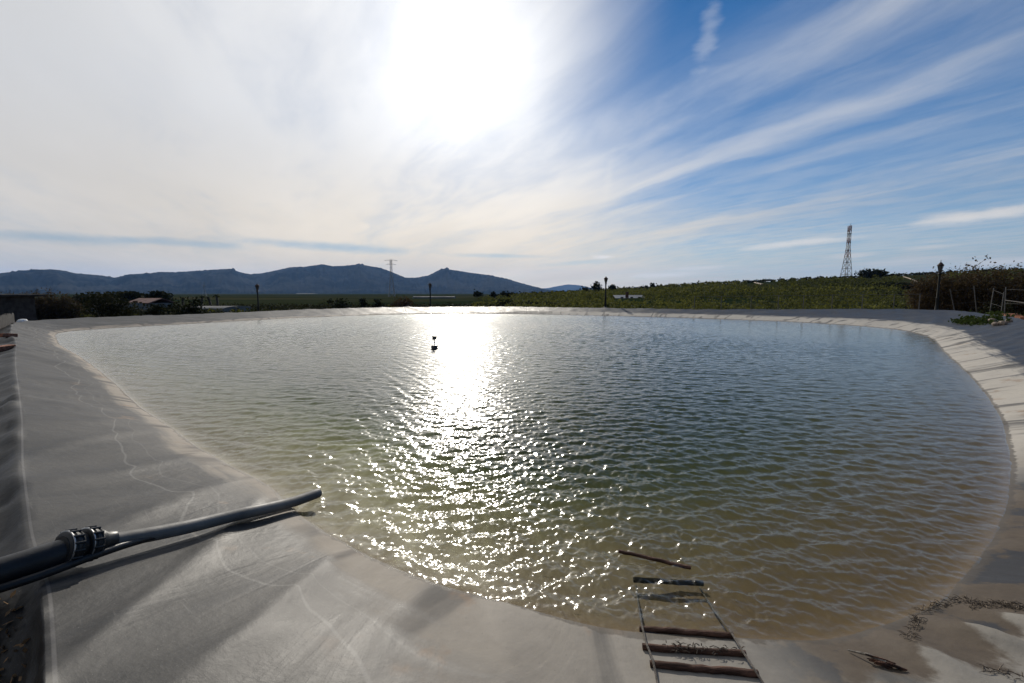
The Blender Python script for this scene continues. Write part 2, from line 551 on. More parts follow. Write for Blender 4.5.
M['wood_dark'] = simple('dark_old_planks', (.06, .055, .05), .9, .4, 8, .5, stretch=(3, 3, .4))
M['wood_grey'] = simple('grey_old_wood', (.16, .145, .125), .85, .35, 8, .5, stretch=(3, 3, .4))
M['wood_silted'] = simple('silted_wood', (.035, .026, .014), .9, .4, 9, .3, spec=.1)
M['rope'] = simple('grey_wet_rope', (.11, .095, .08), .9, .4, 40, .6)
M['weed'] = simple('dry_brown_weed', (.13, .10, .072), .9, .4, 20)
M['bark'] = simple('brown_bark', (.075, .058, .045), .9, .4, 5, .4)
M['twig_brown'] = simple('bare_brown_twigs', (.055, .038, .027), .9, .35, 2)
M['white'] = simple('white_paint', (.72, .72, .70), .5, .12, 3)
M['black_plastic'] = simple('dark_float_plastic', (.035, .035, .038), .45, .25, 6)
M['red_paint'] = simple('faded_red_paint', (.30, .13, .10), .55, .2, 2)
M['roof_red'] = simple('pinkish_roof_tiles', (.15, .07, .055), .85, .25, 1.5)
M['roof_dark'] = simple('dark_shed_roof', (.022, .021, .02), .8, .3, 3)
M['plastic_sheet'] = simple('white_greenhouse_plastic', (.17, .172, .17), .9, .15, .4, spec=.1)
M['dark_gap'] = simple('dark_opening', (.02, .02, .02), .8, .1, 2)
M['brick'] = simple('orange_red_brick', (.33, .13, .07), .85, .35, 12, .5)
M['stone'] = simple('pale_rubble_stone', (.24, .19, .15), .9, .3, 10, .6)
M['path'] = simple('pale_dirt_track', (.40, .33, .26), .95, .2, .3)
M['slate'] = simple('blue_grey_shed_sheet', (.12, .135, .16), .6, .25, .5)
M['leaf_litter'] = foliage('dry_leaf_litter', (.10, .062, .034), (.34, .22, .12), 8, .2)
M['leaf_orchard'] = foliage('orchard_leaves', (.022, .031, .009), (.155, .155, .036), 1.0, .4, (.012, .085, .0))
M['leaf_dark'] = foliage('dark_evergreen_leaves', (.007, .010, .005), (.022, .027, .011), .5, .2)
M['leaf_olive'] = foliage('olive_green_leaves', (.013, .016, .007), (.040, .041, .017), .6, .25)
M['leaf_brown'] = foliage('brown_olive_leaves', (.045, .032, .016), (.11, .076, .036), .9, .25)
M['leaf_green'] = foliage('fresh_green_weeds', (.02, .035, .008), (.06, .08, .02), 3, .3)
M['leaf_palm'] = foliage('palm_leaves', (.02, .028, .012), (.05, .06, .025), 1, .2)

# ------------------------------------------------------------------ the reservoir: liner, water, ground
# (water line point) (crest point: x, y, z)
PAIRS = [
    ((-27.3, 27.3), (-31.9, 29.4, .55)), ((-19.8, 20.0), (-21.5, 19.6, .53)), ((-16.2, 17.05), (-18.84, 17.39, .53)),
    ((-10.68, 12.08), (-12.6, 11.5, .53)), ((-7.41, 8.99), (-8.6, 7.85, .53)), ((-5.79, 7.63), (-6.8, 6.2, .53)),
    ((-4.54, 6.53), (-5.2, 4.68, .53)), ((-3.65, 5.88), (-4.2, 3.78, .53)), ((-2.91, 5.31), (-3.5, 3.15, .53)),
    ((-2.27, 4.62), (-2.8, 2.58, .53)), ((-1.49, 3.97), (-2.25, 2.05, .53)), ((-.74, 3.5), (-1.6, 1.42, .54)),
    ((-.24, 3.27), (-1.0, .8, .55)), ((.2, 3.1), (-.4, .2, .56)), ((.57, 2.95), (.2, -.3, .57)), ((.85, 2.9), (.7, -.6, .58)),
    ((1.46, 2.87), (1.8, -.95, .6)), ((1.76, 2.8), (2.5, -1.0, .62)), ((2.17, 2.82), (3.2, -.9, .64)), ((2.44, 2.92), (3.9, -.6, .66)),
    ((2.87, 3.06), (4.7, -.1, .68)), ((3.25, 3.22), (5.4, .5, .70)), ((3.71, 3.54), (6.1, 1.1, .72)), ((4.43, 4.01), (7.1, 1.9, .75)),
    ((5.48, 4.83), (8.3, 3.0, .78)), ((6.56, 5.81), (9.4, 4.0, .8)), ((9.04, 8.26), (12.1, 6.7, .82)), ((11.68, 11.28), (15.0, 9.9, .84)),
    ((14.22, 14.44), (18.2, 13.6, .85)), ((17.19, 18.25), (22.4, 18.6, .86)), ((21.34, 23.09), (27.3, 24.6, .86)),
    ((23.62, 26.6), (31.4, 29.6, .88)), ((25.0, 30.2), (36.2, 37.4, .92)), ((24.4, 33.35), (34.0, 40.6, .9)),
    ((23.09, 36.84), (29.5, 42.6, .82)), ((17.5, 42.81), (19.5, 45.8, .68)), ((9.11, 47.62), (10.2, 50.3, .68)), ((0, 52.0), (-.2, 54.6, .70)),
    ((-12.42, 50.6), (-13.4, 53.6, .70)), ((-20.14, 43.69), (-22.6, 47.0, .60)), ((-22.14, 39.6), (-24.3, 42.4, .56)),
    ((-25.49, 32.32), (-29.0, 34.9, .55)), ((-27.43, 28.79), (-31.2, 31.5, .55)),
]
CEN = np.array([0.5, 27.0])
ctrl = np.array([[a[0], a[1], c[0], c[1], c[2]] for a, c in PAIRS])
dense = []
for i in range(len(ctrl)):
    p, q = ctrl[i], ctrl[(i + 1) % len(ctrl)]
    n = max(2, int(np.hypot(*(q[:2] - p[:2])) / .05))
    f = np.arange(n)[:, None] / n
    dense.append(p + (q - p) * f)
dense = np.concatenate(dense)


def csmooth(A, sig, step=.05):
    h = int(sig * 3 / step)
    k = np.exp(-.5 * (np.arange(-h, h + 1) * step / sig) ** 2)
    k /= k.sum()
    B = np.concatenate([A[-h:], A, A[:h]])
    return np.stack([np.convolve(B[:, j], k, 'valid') for j in range(A.shape[1])], axis=1)


s1, s2 = csmooth(dense, .22), csmooth(dense, 1.8)
dcam = np.hypot(dense[:, 0], dense[:, 1])
wgt = np.clip((dcam - 5) / 12, 0, 1)[:, None]
curve = s1 * (1 - wgt) + s2 * wgt
seglen = np.hypot(*(np.roll(curve[:, :2], -1, 0) - curve[:, :2]).T)
cum = np.concatenate([[0], np.cumsum(seglen)])
pick, target = [], 0.0
i = 0
while i < len(curve):
    if cum[i] >= target:
        pick.append(i)
        target = cum[i] + float(np.clip(dcam[i] * .011, .035, .30))
    i += 1
ring = curve[pick]
s_along = cum[pick]
NS = len(ring)
Wl, Cr, Cz = ring[:, :2], ring[:, 2:4], ring[:, 4]


def fbm(x, y, z=0.0, o=3):
    return mnoise.fractal(Vector((x, y, z)), 1.0, 2.0, o)


rows, across = [], []
inward = CEN - Wl
inl = np.linalg.norm(inward, axis=1, keepdims=True)
inward = inward / inl
widths = np.linalg.norm(Cr - Wl, axis=1)
# under water
for d in (17, 14, 11.5, 9.5, 8, 6.6, 5.4, 4.4, 3.5, 2.8, 2.2, 1.7, 1.3, 1.0, .75, .55, .4, .28, .18, .1, .04):
    z = -min(.085 * (1 - math.exp(-d / .14)) + .13 * d ** 1.22, 2.4)
    P = Wl + inward * np.minimum(d, inl * .95)
    rows.append(np.column_stack([P, np.full(NS, z)]))
    across.append(np.full(NS, -d))
# bank
KB = 44
for j in range(KB + 1):
    k = j / KB
    P = Wl + (Cr - Wl) * k
    z = Cz * (k ** .92)
    rows.append(np.column_stack([P, z]))
    across.append(widths * k)
outd = Cr - CEN
clen = np.linalg.norm(outd, axis=1)
outd = outd / clen[:, None]
for d, z in ((.03, -.003), (.06, -.012), (.10, -.03), (.16, -.055), (.23, -.08), (.32, -.11), (.42, -.15), (.55, -.19), (.70, -.24), (.82, -.33), (.92, -.55)):
    flap = .24 + .76 * np.clip((np.hypot(Cr[:, 0], Cr[:, 1]) - 3.4) / 1.2, 0, 1)
    rows.append(np.column_stack([Cr + outd * (d * flap)[:, None], Cz + z]))
    across.append(widths + d)
G = np.stack(rows)
ACR = np.stack(across)
nin = 21
for r in range(G.shape[0]):
    for c in range(NS):
        x, y, z = G[r, c]
        s, k = s_along[c], ACR[r, c]
        dist = math.hypot(x, y)
        if dist > 30 and r < nin: continue
        f = fbm(s * .30, k * .12, 2.0) * .030                       # slow swells
        f += fbm(s * .9 + .5 * k, k * .22, 7.0) * .026 * min(1, .45 + abs(k) * .5)                # folds that run down the slope
        rd = 1 - abs(mnoise.noise(Vector((s * .55 - k * .35, k * .18, 4.0)))) * 2.2
        f += max(0, rd) ** 4 * .034
        f += fbm(s * 2.6, k * .8, 11.0) * .006 * min(1, abs(k) * .8)
        if r < nin + KB - 1: f *= min(1, .30 + abs(k) * .8)
        if r >= nin + KB - 1:
            f += (fbm(s * 1.6, k * 1.0, 5.0) * .10 + fbm(s * 4.0, k * 3.0, 15.0) * .025) * min(1, (r - nin - KB + 1) / 4)
        elif r < nin:
            f *= .5 if k < -1 else .8
        G[r, c, 2] += f
        # the raised fold and the mud pillow in the near right corner
        for fx, fy, ax, ay, L, Wd, Hh in ((3.06, 2.72, .45, -.9, .26, .06, .085), (3.5, 2.75, .5, -.87, .30, .08, .07), (2.55, 2.62, .2, -.98, .22, .10, .05)):
            ex, ey = x - fx, y - fy
            if abs(ex) < 1 and abs(ey) < 1:
                q = (ex * ax + ey * ay) / L
                p = (-ex * ay + ey * ax) / Wd
                G[r, c, 2] += Hh * math.exp(-q * q - p * p)
Gc = np.concatenate([G, G[:, :1]], axis=1)
Ac = np.concatenate([ACR, ACR[:, :1]], axis=1)
liner = grid_mesh('reservoir_liner', Gc, M['liner'], kind='structure')
# the flat floor closes the middle
cid = len(liner.data.vertices)
at1 = liner.data.attributes.new('along', 'FLOAT', 'POINT')
at1.data.foreach_set('value', np.tile(np.concatenate([s_along, [cum[-1]]]), Gc.shape[0]).astype(np.float32))
at2 = liner.data.attributes.new('across', 'FLOAT', 'POINT')
at2.data.foreach_set('value', Ac.ravel().astype(np.float32))
at3 = liner.data.attributes.new('rim', 'FLOAT', 'POINT')
at3.data.foreach_set('value', (Ac - np.concatenate([widths, widths[:1]])[None, :]).ravel().astype(np.float32))
fl = mesh_obj('reservoir_floor', [(p[0], p[1], -2.35) for p in Wl[::4] + (inward * np.minimum(16.5, inl * .94))[::4]],
              [tuple(range(len(Wl[::4])))], M['liner'])
fl['kind'] = 'structure'


def bvh_of(o):
    return BVHTree.FromPolygons([tuple(v.co) for v in o.data.vertices], [tuple(p.vertices) for p in o.data.polygons])


BL = bvh_of(liner)


def liner_z(x, y):
    h = BL.ray_cast(Vector((x, y, 5)), Vector((0, 0, -1)))
    return h[0].z if h[0] else 0.5


# water: real ripples, a sum of many small wave trains
TH = np.radians(np.arange(-54, 54.01, .18))
rr = [2.0]
while rr[-1] < 57: rr.append(rr[-1] + min(.0038 * rr[-1], .07))
rr = np.array(rr)
TT, RR = np.meshgrid(TH, rr)
X, Y = RR * np.sin(TT), RR * np.cos(TT)
# inside test: star-shaped polygon round the centre
angW = np.arctan2(Wl[:, 1] - CEN[1], Wl[:, 0] - CEN[0])
o_ = np.argsort(angW)
aa = np.concatenate([angW[o_] - 2 * np.pi, angW[o_], angW[o_] + 2 * np.pi])
rw = np.tile(inl[:, 0][o_], 3)
pa = np.arctan2(Y - CEN[1], X - CEN[0])
edge = np.interp(pa, aa, rw) - np.hypot(X - CEN[0], Y - CEN[1])     # >0 inside
gust = 1.0 + .35 * np.sin(X * .21 + Y * .13 + 1) * np.sin(X * .11 - Y * .19 + 2)
calm = np.clip((X * .75 - Y * .05 - 4.5) / 13, 0, 1)
amp = gust * (1 - .80 * calm) * np.clip(.3 + edge / .4, .2, 1)
Z = np.zeros_like(X)
NWV = 100
for i in range(NWV):
    lam = .048 * (.36 / .048) ** (rng.random() ** 1.35)
    if i % 6 == 0: lam = .22 * (.6 / .22) ** rng.random()
    th = R(-98) + rng.normal() * (R(75) if lam < .11 else R(36))                              # runs towards the near bank
    kx, ky = math.cos(th) * 2 * np.pi / lam, math.sin(th) * 2 * np.pi / lam
    sl = .037 * (1.12 if lam < .15 else .78)
    ph = kx * X + ky * Y + rng.random() * 6.28
    if lam < .35:
        ph = ph + .9 * np.sin(X * rng.uniform(.5, 1.4) + Y * rng.uniform(.3, 1) + rng.random() * 6)
    Z += sl * lam / (2 * np.pi) * (np.sin(ph) + .22 * np.sin(2 * ph + 1.57))
Z *= amp
Pw = np.stack([X, Y, Z], axis=-1)
wmask = edge > -.75
water = grid_mesh('water', Pw, M['water'], mask=wmask, kind='structure')
# the same capillary ruffle the waves follow, for the finest ripples
idx_ = np.arange(X.size).reshape(X.shape)
q_ = np.stack([idx_[:-1, :-1], idx_[:-1, 1:], idx_[1:, 1:], idx_[1:, :-1]], axis=-1).reshape(-1, 4)
used_ = np.unique(q_[wmask.reshape(-1)[q_].all(axis=1)])
ra_ = water.data.attributes.new('ruffle', 'FLOAT', 'POINT')
ra_.data.foreach_set('value', amp.ravel()[used_].astype(np.float32))

# ground: from under the liner's edge out to the horizon


def hill(x, y):
    base = np.clip(2.6 + .045 * (x - 15), 0, 20)
    t_ = np.clip((y - 62 - np.clip(30 - x, 0, 60) * .6) / 190, 0, 1)
    t_ = t_ * t_ * (3 - 2 * t_)
    right = np.clip((x - 38) / 60, 0, 1) * np.clip((y + 10) / 50, 0, 1) * 1.3
    far = np.clip((np.hypot(x, y) - 420) / 900, 0, 1)
    return base * t_ * (1 - far * .75) + right


def ground_z(x, y, d, cz):
    k = np.clip((d - 2.6) / 6, 0, 1)
    k = k * k * (3 - 2 * k)
    nz = np.sin(x * .9 + y * .4) * np.sin(y * .7 - x * .3) * .05 * np.clip(d / 2, 0, 1)
    big = np.sin(x * .011 + 1) * np.sin(y * .013) * .5 * np.clip((d - 30) / 80, 0, 1)
    return (cz - .20) * (1 - k) + (-1.15 + hill(x, y)) * k + nz + big


dd = [-.9, -.45, -.2, 0, .15, .3, .45, .6, .8, 1.0, 1.25, 1.5, 1.8, 2.1, 2.5, 3, 3.5, 4.1, 4.8, 5.6, 6.5, 7.5, 8.7, 10, 11.5, 13, 15]
while dd[-1] < 15800: dd.append(dd[-1] * 1.085)
gr, gd = [], []
for d in dd:
    P = Cr + outd * d
    if d > 60:                                                    # far rings become round
        f = min(1, (d - 60) / 400)
        P = CEN + outd * (clen * (1 - f) + 35 * f + d)[:, None]
    if d <= 0:
        z = Cz - .42 + d * 1.2 - .25
    else:
        z = ground_z(P[:, 0], P[:, 1], d, Cz) - .15 * math.exp(-d * 3)
        z = z + np.array([fbm(p[0] * 1.7, p[1] * 1.7, 3.0) * .035 for p in P]) * min(1, d * 2)
    gr.append(np.column_stack([P, z]))
    gd.append(np.full(NS, d))
GR = np.stack(gr)
GR = np.concatenate([GR, GR[:, :1]], axis=1)[:, ::-1]
gdd = np.stack(gd)
gdd = np.concatenate([gdd, gdd[:, :1]], axis=1)
ground = grid_mesh('ground', GR, M['ground'], kind='structure')
ga = ground.data.attributes.new('outward', 'FLOAT', 'POINT')
ga.data.foreach_set('value', gdd.ravel().astype(np.float32))
BG = bvh_of(ground)


def gz(x, y):
    h = BG.ray_cast(Vector((x, y, 400)), Vector((0, 0, -1)))
    g = h[0].z if h[0] else -1.2
    h = BL.ray_cast(Vector((x, y, 400)), Vector((0, 0, -1)))
    return max(g, h[0].z) if h[0] else g


# ------------------------------------------------------------------ mountains
RIDGE = [(-500, 285), (-250, 276), (-120, 279), (-40, 272), (0, 273), (25, 270), (50, 269), (62, 270), (75, 273), (100, 275), (115, 277.5), (130, 274), (150, 273), (160, 271.6),
         (175, 272), (190, 271), (215, 269.3), (231, 268.5), (240, 272), (250, 274), (262, 273), (275, 270.5), (290, 267), (305, 266.5), (322, 264), (333, 266), (345, 265.5), (360, 264), (370, 266),
         (380, 267.5), (390, 271), (405, 277.5), (416, 277.5), (428, 275.5), (436, 271.5), (441, 268.8), (448, 269.3), (457, 270.3), (470, 272.5), (490, 275), (510, 279.5), (525, 284), (545, 289), (560, 292)]


def range_mesh(name, ridge, dist, depth, rows_n, seed, rough):
    az, el = [], []
    for px, py in ridge:
        x, y, z = ray(px, py)
        h = math.hypot(x, y)
        az.append(math.atan2(x, y))
        el.append(z / h)
    order = np.argsort(az)
    az, el = np.array(az)[order], np.array(el)[order]
    A = np.linspace(az[0], az[-1], 620)
    E = np.interp(A, az, el)
    rows_ = []
    for j in range(rows_n):
        q = -1 + 2 * j / (rows_n - 1)
        row = []
        for a, e in zip(A, E):
            d = dist + q * depth
            H = max(0, EYE + e * dist)
            spur = mnoise.fractal(Vector((a * 28, q * 1.2, seed)), 1.0, 2.0, 4)
            spur2 = 1 - abs(mnoise.noise(Vector((a * 42 + q * 1.3, q * .7, seed + 5)))) * 2
            prof = max(0, 1 - abs(q) ** .85)
            z = H * (prof * (1 + (spur * .34 + spur2 * .30) * min(1, abs(q) * 3) * rough)) + mnoise.fractal(Vector((a * 210, q * 9, seed)), 1, 2, 4) * 11 * rough * (.4 if abs(q) < .03 else 1.6) - 6 * (abs(q) > .97) - 2
            row.append((math.sin(a) * d, math.cos(a) * d, z))
        rows_.append(row)
    return grid_mesh(name, np.array(rows_), M['mountain'], kind='structure')


range_mesh('mountains', RIDGE, 6200, 1900, 61, 1.0, 1.0)
range_mesh('far_mountains', [(440, 294), (480, 291), (520, 289), (548, 288), (556, 286.3), (568, 284.3), (580, 285.2), (592, 288), (612, 290), (640, 292.5), (700, 294)], 13500, 900, 13, 9.0, .6)

# haze
hz, t, out = material('haze_air')
pv = t.node('ShaderNodeVolumePrincipled', {'Color': (.28, .52, 1.0, 1), 'Density': 3.5e-5, 'Anisotropy': .25})
t.l.new(pv.outputs[0], out.inputs['Volume'])
hb = MB().box((0, 0, 395), (34000, 34000, 812)).build('haze', hz)
tag(hb, kind='stuff')
hb.display_type = 'WIRE'


# ------------------------------------------------------------------ leaves
def leaf_quads(centers, size, flat=0.0, aspect=1.6):
    n = len(centers)
    u = rng.normal(size=(n, 3))
    u /= np.linalg.norm(u, axis=1, keepdims=True)
    v = rng.normal(size=(n, 3))
    v[:, 2] *= (1 - flat)
    v -= (v * u).sum(1, keepdims=True) * u
    v /= np.linalg.norm(v, axis=1, keepdims=True)
    s = size * rng.uniform(.6, 1.3, size=(n, 1))
    u = u * s * aspect * .5
    v = v * s * .5
    c = np.asarray(centers)
    return np.stack([c - u * .9, c - v, c + u * 1.1, c + v], axis=1)


def crown_pts(n, rx, ry, rz, clumps=12, spread=.33, base=-.6):
    cc = rng.normal(size=(clumps, 3))
    cc /= np.linalg.norm(cc, axis=1, keepdims=True)
    cc *= rng.uniform(.25, .85, size=(clumps, 1))
    cc[:, 2] = np.maximum(cc[:, 2], base)
    w_ = rng.uniform(.5, 1.5, clumps)
    k = rng.choice(clumps, n, p=w_ / w_.sum())
    p = cc[k] + rng.normal(size=(n, 3)) * spread * rng.uniform(.5, 1.0, size=(n, 1))
    return p * np.array([rx, ry, rz])


def tree(name, label, cat, px, Y, top, wpx, mat, group=None, n=260, leaf=.25, trunk_h=.35, clumps=12, zbase=None, spread=.33, trunk=True, squash=1.0, base=-.6):
    """a tree that stands at forward distance Y; 'top' is the pixel row of its tip when seen from the camera, wpx its crown's width"""
    p = at(px, top, Y)
    g = gz(p.x, Y) if zbase is None else zbase
    h = max(.5, p.z - g)
    wd = wpx / FPX * Y
    e = empty(name, (p.x, Y, g))
    tag(e, label, cat, group)
    ch = h * (1 - trunk_h)
    P = crown_pts(n, wd * .56, wd * .5 * squash, ch * .56, clumps, spread, base)
    P[:, 2] += h - ch * .52
    P[:, 2] = np.clip(P[:, 2], .03, h * 1.02)
    quad_soup('crown', leaf_quads(P, leaf), mat, e)
    if trunk:
        m = MB()
        rt = max(.04, wd * .035)
        m.tube([(0, 0, -.1), (.02 * h, 0, h * trunk_h * .6), (0, .02 * h, h * trunk_h + ch * .45)], [rt, rt * .8, rt * .3], 7)
        for k in range(4):
            a = k * 1.6 + .4
            m.tube([(0, 0, h * trunk_h * .8), (math.cos(a) * wd * .15, math.sin(a) * wd * .15, h * trunk_h + ch * .3), (math.cos(a) * wd * .3, math.sin(a) * wd * .3, h * trunk_h + ch * .55)], [rt * .5, rt * .35, rt * .12], 5)
        m.build('trunk', M['bark'], e)
    return e


def twiggy(name, label, cat, px, Y, top, wpx, group=None, n=60, mat=None, leaf_mat=None, leaves=0, leaf=.1, thick=.02, zbase=None, lean=0):
    """a bare or thin-leaved shrub: many tapering stems that fan up from the ground"""
    p = at(px, top, Y)
    g = gz(p.x, Y) if zbase is None else zbase
    h = max(.4, p.z - g)
    wd = wpx / FPX * Y
    e = empty(name, (p.x, Y, g))
    tag(e, label, cat, group)
    m = MB()
    tips = []
    for i in range(n):
        a = random.uniform(0, 6.28)
        rad = wd * .5 * math.sqrt(random.random())
        hh = h * random.uniform(.5, 1.0) * (1 - .35 * (rad / (wd * .5)) ** 2)
        b0 = Vector((math.cos(a) * rad * .3, math.sin(a) * rad * .3, -.1))
        t1 = Vector((math.cos(a) * rad * .7 + lean * hh * .3, math.sin(a) * rad * .7, hh * .55))
        t2 = Vector((math.cos(a) * rad + lean * hh, math.sin(a) * rad, hh))
        m.tube([b0, t1, t2], [thick, thick * .7, thick * .4], 4, cap=False)
        for k in range(4):
            f = random.uniform(.3, .95)
            q = t1.lerp(t2, f) if random.random() < .7 else b0.lerp(t1, f)
            d = Vector((random.uniform(-1, 1), random.uniform(-1, 1), random.uniform(.2, 1.2))).normalized() * hh * random.uniform(.1, .26)
            m.tube([q, q + d], [thick * .5, thick * .3], 3, cap=False)
            tips += [q, q + d * .5, q + d]
    m.build('stems', mat or M['twig_brown'], e)
    if leaves:
        T = np.array([tuple(p_) for p_ in tips])
        k = rng.integers(0, len(T), leaves)
        C_ = T[k] + rng.normal(size=(leaves, 3)) * h * .05
        C_[:, 2] = np.clip(C_[:, 2], .02, None)
        quad_soup('leaves', leaf_quads(C_, leaf), leaf_mat, e)
    return e


# orchard rows on the slope behind the far bank, far too many to count
Q = []
for ri in range(37):
    y0 = 60 + ri * 4.6
    x = -90 - ri * 1.5
    while x < 1.25 * y0 + 12:
        xx, yy = x + random.uniform(-.5, .5), y0 + random.uniform(-.4, .4) + math.sin(x * .03) * 3
        x += 2.9 + (1.2 if y0 > 150 else 0)
        if xx < .12 * yy - 60 and random.random() < .55: continue
        if fbm(xx * .03, yy * .03, 4.4) < -.36: continue
        if xx < -.05 * yy - 4 and (random.random() < .7 or yy > 80): continue
        u_ = xx / yy
        if (abs(u_ - .89) < .055 and yy > 128) or (abs(u_ - .25) < .035 and 116 < yy < 152) or (abs(u_ - .535) < .03 and yy > 175): continue
        z = gz(xx, yy)
        if hill(np.array(xx), np.array(yy)) < .15 and yy > 120: continue
        n = 40 if y0 < 120 else 22
        sz_ = .30 if y0 < 120 else .46
        hgt = random.uniform(1.4, 2.1) * (.6 if xx < 0 else 1)
        C_ = crown_pts(n, 1.5, 1.4, hgt * .5, 6, .36, -.8)
        C_[:, 2] = np.clip(C_[:, 2] + hgt * .55, .05, None)
        Q.append(leaf_quads(C_ + np.array([xx, yy, z]), sz_))
orch = quad_soup('orchard_rows', np.concatenate(Q), M['leaf_orchard'], kind='stuff')
tag(orch, 'long rows of low yellow green orchard trees on the slope behind the far bank', 'orchard')

# dark hedge of scrub along the ridge
Q = []
for i in range(520):
    x = -10 + i * .75 + random.uniform(-1, 1)
    yy = 254 + random.uniform(-8, 16) - max(0, 40 - x) * .2
    z = gz(x, yy)
    C_ = crown_pts(9, 2.0, 1.6, random.uniform(.5, 1.2), 4, .4, -.8)
    C_[:, 2] = np.clip(C_[:, 2] + .7, .05, None)
    Q.append(leaf_quads(C_ + np.array([x, yy, z]), .9))
tag(quad_soup('ridge_scrub', np.concatenate(Q), M['leaf_dark'], kind='stuff'), 'dark scrub that follows the crest of the green slope', 'scrub')

# low weeds and grass on the plain at the left, just behind the far bank
Q = []
for i in range(2600):
    px = random.uniform(40, 560)
    Y_ = random.uniform(47, 120)
    p = at(px, 300, Y_)
    if (p.x / 42) ** 2 + ((Y_ - 27) / 33) ** 2 < 1.05: continue
    z = gz(p.x, Y_)
    C_ = rng.normal(size=(7, 3)) * np.array([.8, .6, .22]) + np.array([p.x, Y_, z + .3])
    Q.append(leaf_quads(C_, .32))
tag(quad_soup('weeds', np.concatenate(Q), M['leaf_olive'], kind='stuff'), 'low olive green weeds on the plain behind the far left bank', 'weeds')

# ------------------------------------------------------------------ trees one can tell apart
tree('bush', 'large dark green bush on the far left bank below the long row of trees', 'bush', 99, 46, 293, 42, M['leaf_olive'], n=2400, leaf=.15, trunk_h=.08, clumps=18)
tree('bush', 'low yellowish green bush right of the large dark bush on the far left bank', 'bush', 128, 47, 303, 28, M['leaf_olive'], n=1000, leaf=.15, trunk_h=.05)
tree('bush', 'round dark bush in front of the palms behind the far left bank', 'bush', 186, 54, 298, 29, M['leaf_dark'], n=1400, leaf=.18, trunk_h=.08)
tree('bush', 'small dark bush between the pink roofed house and the round bush', 'bush', 158, 52, 305, 24, M['leaf_dark'], n=900, leaf=.17, trunk_h=.05)
for i, (px, top, wp, lb) in enumerate([
        (92, 294, 26, 'dark evergreen tree at the left end of the long tree row'),
        (112, 293.5, 28, 'dark evergreen tree second from left in the long tree row'),
        (133, 292.5, 28, 'dark evergreen tree third from left in the long tree row'),
        (155, 292, 24, 'tallest dark evergreen tree at the right end of the long tree row')]):
    tree('evergreen_tree', lb, 'tree', px, 118, top, wp, M['leaf_dark'], 'dark trees in a row behind the house', n=1000, leaf=.6, trunk_h=.2, clumps=14)
tree('tree', 'small dark round tree on the horizon just right of the white greenhouse', 'tree', 477, 190, 289.5, 8, M['leaf_dark'], n=200, leaf=.6, trunk_h=.2)
tree('tree', 'low dark tree beside a round one near the end of the mountains', 'tree', 493, 185, 292, 7, M['leaf_dark'], n=160, leaf=.6, trunk_h=.1)
tree('tree', 'wide low dark tree below the right foot of the mountains', 'tree', 508, 180, 291, 13, M['leaf_dark'], n=240, leaf=.6, trunk_h=.1)
tree('tree', 'small pale tree left of the tallest ridge tree', 'tree', 585, 215, 286.5, 7, M['leaf_dark'], n=140, leaf=.7, trunk_h=.15)
tree('tree', 'tallest dark tree on the ridge left of the middle street lamp', 'tree', 595.5, 212, 282, 9, M['leaf_dark'], n=340, leaf=.6, trunk_h=.1)
tree('tree', 'round dark tree on the ridge right of the middle street lamp', 'tree', 613, 214, 285, 8, M['leaf_dark'], n=220, leaf=.6, trunk_h=.15)
tree('tree', 'little pointed dark tree alone on the ridge further right of the middle street lamp', 'tree', 653, 245, 283, 5, M['leaf_dark'], n=120, leaf=.7, trunk_h=.1)
tree('tree', 'big dark domed tree on the ridge right of the red and white mast', 'tree', 873, 232, 268.5, 26, M['leaf_dark'], n=1200, leaf=.7, trunk_h=.05, clumps=16, squash=.6)
tree('bush', 'broad dark thicket below the domed tree on the right slope', 'bush', 893, 150, 283, 62, M['leaf_dark'], n=1500, leaf=.6, trunk_h=.03, clumps=26, squash=.4)
for px, Y_, top, wp, lb in [(880, 118, 293, 30, 'dark bush among the orchard rows below the thicket'), (912, 110, 289, 26, 'dark bush left of the right street lamp under the pale track'),
                            (540, 95, 300, 30, 'dark bush in the orchard below the far blue mountain'), (905, 75, 302, 24, 'low dark bush behind the fence near the right street lamp'),
                            (340, 92, 299, 24, 'dark low bush behind the far bank below the highest mountain'), (362, 100, 298, 9, 'small upright dark bush left of the brown shoreline bush'),
                            (375, 85, 300, 16, 'little dark bush touching the left of the brown shoreline bush'), (505, 84, 300, 22, 'dark olive bush behind the far bank below the wide low tree')]:
    tree('bush', lb, 'bush', px, Y_, top, wp, M['leaf_dark'], n=420, leaf=.3, trunk_h=.03, clumps=10)
# brown bush on the far shore with dead stems
twiggy('bare_bush', 'brown bare bush on the far shore by the sun glitter', 'bush', 402, 57.5, 296, 22, n=80, leaf_mat=M['leaf_brown'], leaves=700, leaf=.14, thick=.03)
# bare trees left
for px, top, wp, Y_, lb in [(33, 289, 26, 48, 'bare brown tree next to the dark shed'), (49, 289, 18, 50, 'tall bare brown tree with upright twigs right of the shed tree'),
                            (66, 293, 24, 50, 'low spreading bare brown tree left of the large dark bush'), (14, 288, 30, 60, 'hazy bare brown tree rising behind the dark shed roof')]:
    twiggy('bare_tree', lb, 'tree', px, Y_, top, wp, 'bare trees at the far left corner', n=110, leaf_mat=M['leaf_brown'], leaves=1500, leaf=.13, thick=.05)
